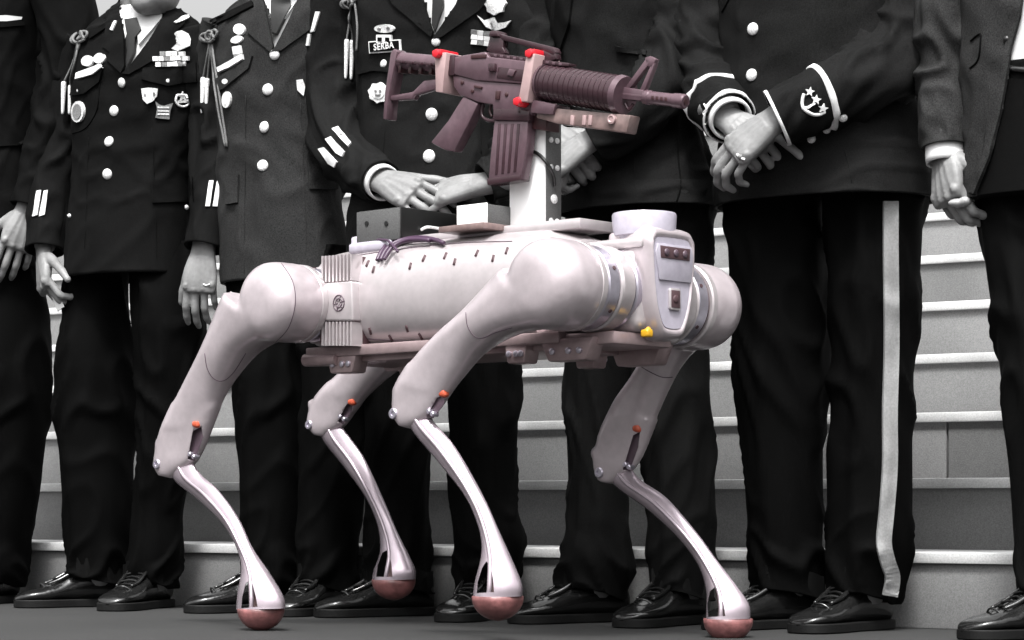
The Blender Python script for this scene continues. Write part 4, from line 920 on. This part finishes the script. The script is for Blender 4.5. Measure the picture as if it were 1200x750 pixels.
# ---- mount, boxes and cables on the back
ztop = zc+.123
def boxpx(name, x0, xm, x1, yt, yb, lp, m_near, m_front, ztop_, zlo):
    """box whose near side spans columns x0..xm on plane l=lp and whose front face spans xm..x1"""
    a, b = onl(x0, yb, lp), onl(xm, yb, lp); f0, f1 = fz(a)[0], fz(b)[0]
    p = hit_plane(x1, yb, RP(f1, 0, 0), F); l1 = (p-C0).dot(L)
    return f0, f1, l1
f0, f1, l1 = boxpx('', 537, 572, 640, 240, 274, -.075, 0, 0, 0, 0)
zt1 = onl(572, 240, -.075).z
print('mount box', f0, f1, l1, zt1, ztop)
mb = obj('mount_box', bevbox(RP((f0+f1)/2, (-.075+l1)/2, (zt1+ztop)/2), F, L, ZZ, (f1-f0)/2, (l1+.075)/2, (zt1-ztop)/2+.002, .002), 'mountgrey', robot, sharp=40)
obj('mount_lit_side', bevbox(RP((f0+f1)/2, -.0775, (zt1+ztop)/2+.004), F, L, ZZ, (f1-f0)/2, .002, (zt1-ztop)/2, .001), 'mountlit', mb, sharp=40)  # thin skin: the box's lit near side, its brightness painted white
obj('mount_shim', bevbox(RP((f0+f1)/2, -.05, ztop-.004), F, L, ZZ, (f1-f0)/2+.02, .06, .006, .002), 'module', mb, sharp=40)
# upright bracket: one post, lit near side coloured white, shaded front coloured grey
lp = -.008
pf0, pf1 = fz(onl(598, 250, lp))[0], fz(onl(640, 250, lp))[0]; fb = pf1
lC = (hit_plane(658, 250, RP(pf1, 0, 0), F)-C0).dot(L); lA, lB = lp, lp; zb = onl(640, 138, lp).z
print('post', pf0, pf1, lC, zb)
post = obj('bracket_post', bevbox(RP((pf0+pf1)/2, (lp+lC)/2, (ztop-.02+zb)/2), F, L, ZZ, (pf1-pf0)/2, (lC-lp)/2, (zb-ztop+.02)/2, .0015), 'mountgrey', robot, sharp=40)
obj('bracket_lit_side', bevbox(RP((pf0+pf1)/2, lp-.0012, (ztop+zb)/2), F, L, ZZ, (pf1-pf0)/2-.001, .002, (zb-ztop)/2, .0008), 'mountlit', post, sharp=40)
for y in (163, 195, 232, 258):
    for k in ((.3, .7) if y != 232 else (.5,)):
        obj('post_bolt', lathe(RP(fb, lp+(lC-lp)*k, onl(640, y, lp).z), F, [(-.002, .0055 if y != 232 else .009), (.002, .0055 if y != 232 else .009), (.0035, .004), (.0035, 0)], 14), 'silver', post, sharp=35)
f0, f1, l1 = boxpx('', 419, 470, 536, 250, 276, -.085, 0, 0, 0, 0); zt1 = onl(470, 249, -.085).z
eb = obj('electronics_box', bevbox(RP((f0+f1)/2, (-.085+l1)/2, (zt1+ztop)/2), F, L, ZZ, (f1-f0)/2, (l1+.085)/2, (zt1-ztop)/2+.012, .003), 'boxblack', robot, sharp=40)
obj('box_side', bevbox(RP((f0+f1)/2, -.0868, (zt1+ztop)/2), F, L, ZZ, (f1-f0)/2-.001, .002, (zt1-ztop)/2+.010, .001), 'mountgrey', eb, sharp=40)
for x in (430, 453): 
    q = onl(x, 262, -.089); obj('box_screw', lathe(q, -L, [(-.002, .005), (.002, .005), (.002, 0)], 10), 'boxblack', eb, sharp=35)
obj('box_handle', tube([RP(f1+.001, -.03, zt1-.03), RP(f1+.012, -.02, zt1-.024), RP(f1+.012, .03, zt1-.026), RP(f1+.001, .04, zt1-.03)], .003, 8, n=14), 'silver', eb)
for k, pp in enumerate(([(444, 303), (452, 290), (470, 281), (496, 279), (518, 283)], [(449, 304), (457, 291), (476, 283), (500, 281), (522, 285)], [(454, 304), (464, 292), (482, 285), (506, 284)], [(420, 284), (432, 278), (448, 282), (462, 295)], [(424, 290), (440, 283), (456, 288), (472, 298)])):
    q = [surf(tb, x, y+4, .005+.003*k) for x, y in catmull(pp, 14)]; q = [h_[0] for h_ in q if h_]
    q = [q[0]]+[(q[i-1]+q[i]+q[i+1])/3+ZZ*.004*math.sin(math.pi*i/len(q)) for i in range(1, len(q)-1)]+[q[-1]] if len(q) > 4 else q
    if len(q) > 4: obj('cable', tube(q, .0046 if k < 3 else .0026, 8, n=30), 'cable', robot)
obj('cable_cover', remesh(join(bevbox(onl(440, 290, -.075), F, L, ZZ, .06, .02, .012, .006), bevbox(onl(436, 284, -.06), F, L, ZZ, .045, .02, .014, .006)), .004, 3), 'clear', robot)
obj('bracket_cable', tube([onl(618, 176, lp-.004), onl(630, 180, lp-.006), onl(640, 190, lp-.006), hit_plane(648, 204, RP(fb+.008, 0, 0), F), hit_plane(650, 218, RP(fb+.004, 0, 0), F)], .0035, 8, n=26), 'boxblack', robot)

# ================================================================ rifle clamped to the bracket
LR = -.035
G = lambda x, y, dl=0.: onl(x, y, LR)+L*dl
rb = G(604, 141); rifle = root('rifle', rb, 'mauve-brown rifle with carry handle and curved magazine clamped above the robot', 'rifle')
def slab(name, poly, half, m, par=rifle, bev=.003, dl=0., sharp=40): return obj(name, extrude([G(x, y)-L*(half-dl) for x, y in poly], L*half*2, bev), m, par, sharp=sharp)
def gtube(name, pts, rpx, m, par=rifle, seg=24, n=None, flat=1.):
    w_ = [G(x, y) for x, y in pts]; rr = [r_*4.25/FPX for r_ in rpx]
    return obj(name, tube(w_, rr, seg, n=n, up=L, flat=flat), m, par, sharp=35)
stk = gtube('stock', [(466, 71), (536, 77)], [11, 10.5], 'gun2', flat=.8)
for k in range(5): slab('stock_groove', [(474+k*11, 72+k), (482+k*11, 73+k), (482+k*11, 76+k), (474+k*11, 75+k)], .0262, 'gun', stk, .0005)
slab('butt_plate', [(464, 62), (468, 58), (472, 61), (467, 86), (461, 118), (459, 141), (455, 141), (457, 110)], .016, 'gun2', stk)
slab('stock_brace', [(458, 113), (487, 108), (500, 95), (528, 92), (529, 104), (512, 106), (490, 112), (487, 117), (459, 119)], .009, 'gun2', stk)
slab('upper_receiver', [(534, 69), (576, 62), (580, 68), (640, 75), (636, 101), (566, 96), (536, 88)], .019, 'gun2')
slab('lower_receiver', [(536, 88), (566, 95), (637, 101), (632, 122), (625, 142), (584, 141), (583, 124), (566, 121), (545, 113), (538, 104)], .015, 'gun2')
slab('bolt_cover', [(592, 80), (628, 84), (626, 98), (590, 93)], .0205, 'gun', bev=.001); slab('forward_assist', [(582, 76), (590, 76), (590, 86), (582, 86)], .026, 'gun')
slab('case_deflector', [(606, 82), (614, 84), (610, 92), (603, 90)], .024, 'gun2', bev=.002); slab('magazine_catch', [(588, 108), (593, 108), (592, 118), (587, 118)], .018, 'gundark', bev=.001)
ch = obj('carry_handle', join(extrude([G(x, y)-L*.008 for x, y in [(573, 60), (578, 41), (587, 39), (594, 42), (592, 56), (596, 63), (586, 66)]], L*.016, .002),
    extrude([G(x, y)-L*.009 for x, y in [(584, 39.5), (652, 56), (655, 62), (652, 66), (640, 60), (592, 48)]], L*.018, .002),
    extrude([G(x, y)-L*.0085 for x, y in [(640, 58), (654, 62), (655, 70), (644, 74), (632, 68)]], L*.017, .002),
    extrude([G(x, y)-L*.012 for x, y in [(576, 62), (672, 75), (671, 79), (640, 77), (576, 67)]], L*.024, .0015)), 'gun', rifle, sharp=40)
slab('rear_sight', [(580, 37), (588, 37), (590, 44), (578, 44)], .015, 'gun', ch)
slab('pistol_grip', [(548, 113), (566, 122), (553, 148), (537, 179), (526, 177), (509, 168), (530, 142)], .0135, 'gun2', bev=.005)
obj('trigger_guard', tube([G(566, 121), G(565, 135), G(572, 141), G(584, 141)], .0035, 8, n=18, up=L), 'gun', rifle); obj('trigger', tube([G(576, 122), G(574, 130), G(577, 137)], .0028, 8, n=10, up=L), 'gundark', rifle)
mg = slab('magazine', [(585, 138), (624, 140), (622, 170), (615, 211), (577, 217), (580, 180)], .0125, 'gun2', bev=.002)
for k in range(4): slab('magazine_rib', [(589+k*7.5, 146), (592+k*7.5, 146), (588.5+k*7.2, 205-k), (585.5+k*7.2, 206-k)], .0137, 'gun', mg, .0006)
slab('magazine_floor', [(576, 210), (615.5, 205), (615, 212), (577, 218)], .0145, 'gun', mg, .0015)
hg = gtube('handguard', [(640, 97), (728, 111)], [21.5, 21.5], 'gun', seg=40)
for k in range(15):
    t = (k+.5)/15; c = G(640+88*t, 97+14*t); ax = (G(728, 111)-G(640, 97)).normalized()
    obj('handguard_rib', lathe(c, ax, [(-.0045, .0328), (-.0030, .0350), (.0022, .0350), (.0035, .0328)], 32), 'gun', hg, sharp=35)
gtube('handguard_cap', [(727, 111), (733, 112)], [23.5, 22], 'gun2', hg, seg=32)
gtube('delta_ring', [(634, 96), (641, 97)], [20, 23.5], 'gun2', hg, seg=32)
gtube('barrel', [(731, 111), (803, 119)], [6, 6], 'gun2')
mz = gtube('muzzle_brake', [(755, 113.5), (757, 114), (762, 114.5), (763, 114.6), (790, 117.6), (791, 117.8), (802, 119), (803.5, 119.2)], [6, 8.6, 8.6, 7.6, 7.6, 8.6, 8.6, 7.2], 'gun2')
obj('bore', lathe(G(803.8, 119.3), (G(803.8, 119.3)-G(760, 114.2)).normalized(), [(-.004, .0055), (.0008, .0055), (.0008, 0)], 16), 'gundark', mz, sharp=35)
for k in range(4): slab('brake_slot', [(768+k*5.2, 113+k*.6), (771+k*5.2, 113.4+k*.6), (771+k*5.2, 118+k*.6), (768+k*5.2, 117.6+k*.6)], 0.0126, 'gundark', mz, .0004)
fs_ = obj('front_sight', join(extrude([G(x, y)-L*.006 for x, y in [(734, 104), (741, 103), (764, 74), (760, 68)]], L*.012, .0015), extrude([G(x, y)-L*.006 for x, y in [(758, 68), (764, 66), (771, 70), (766, 80), (760, 78)]], L*.012, .0015),
    extrude([G(x, y)-L*.006 for x, y in [(765, 76), (770, 74), (757, 108), (751, 108)]], L*.012, .0015), extrude([G(x, y)-L*.009 for x, y in [(732, 102), (757, 106), (757, 119), (732, 117)]], L*.018, .002)), 'gun2', rifle, sharp=40)
gtube('sling_loop', [(733, 121), (737, 128), (742, 122)], [2, 2, 2], 'gun', n=12, seg=8)
md_ = slab('light_housing', [(660, 128), (745, 136), (740, 157), (658, 146), (634, 139), (636, 126)], .015, 'module', bev=.003)
for x in (676, 690, 697): slab('housing_mark', [(x, 136), (x+4, 136.5), (x+3, 148), (x-1, 147.5)], .0178, 'strap', md_, .0004)
obj('housing_screw', lathe(G(724, 141)-L*.016, -L, [(-.002, .009), (.004, .009), (.005, .006), (.003, .004), (.003, 0)], 18), 'strap', md_, sharp=35)
slab('shelf_bracket', [(632, 118), (660, 124), (656, 136), (630, 134)], .022, 'gun2', bev=.002)
slab('receiver_foot', [(612, 128), (640, 128), (640, 153), (616, 150)], .02, 'gundark', dl=.02)
for k in range(11): slab('rail_tooth', [(584+k*7.6, 64.5+k*1.02), (587.5+k*7.6, 65+k*1.02), (587.2+k*7.6, 68+k*1.02), (583.7+k*7.6, 67.5+k*1.02)], .0135, 'gun2', ch, .0005)
for x, y in ((548, 98), (560, 108), (600, 112), (622, 108), (545, 82), (616, 132)): obj('receiver_pin', lathe(G(x, y)-L*.0155, -L, [(-.002, .0042), (.0012, .0042), (.002, .003), (.002, 0)], 12), 'gundark', rifle, sharp=35)
slab('charging_handle', [(560, 66), (578, 65), (578, 70), (560, 71)], .021, 'gundark', bev=.0015); slab('buffer_ring', [(533, 66), (541, 66), (540, 90), (533, 90)], .0205, 'gun', bev=.002)
slab('magazine_well', [(586, 128), (628, 130), (626, 143), (584, 142)], .0175, 'gun', bev=.002); slab('selector', [(563, 101), (572, 103), (571, 106), (562, 104)], .0185, 'gundark', bev=.001)
for k in range(5): slab('stock_rib', [(472+k*12, 78+k), (475+k*12, 78+k), (474+k*12, 86+k*.8), (471+k*12, 86+k*.8)], .012, 'gundark', stk, .0006)
# clamps with red bolts (hold the rifle to the bracket)
for poly, bolts in (([(522, 64), (536, 64), (531, 111), (523, 110)], [(527, 66)]), ([(632, 66), (642, 66), (633, 122), (622, 122)], [(636, 66), (622, 122)])):
    cl = slab('clamp_strap', poly, .031 if poly[0][0] < 600 else .037, 'strap', bev=.002)
    for bx, by in bolts:
        obj('clamp_bolt', lathe(G(bx, by)-L*.036, -L, [(-.02, .009), (.002, .009), (.005, .0075), (.006, .004), (.006, 0)], 10), 'red', cl, sharp=35)
        obj('clamp_knob', bevbox(G(bx-1, by-1)-L*.01, F, L, ZZ, .0125, .026, .0065, .003), 'red', cl, sharp=40)
slab('clamp_arm', [(536, 104), (640, 118), (639, 124), (536, 110)], .006, 'strap', dl=.028)
# arm from the bracket top to the rifle
obj('rifle_arm', bevbox(RP((pf0+pf1)/2, lp+.01, zb+.006), F, L, ZZ, .03, .03, .012, .003), 'mountgrey', robot, sharp=40)
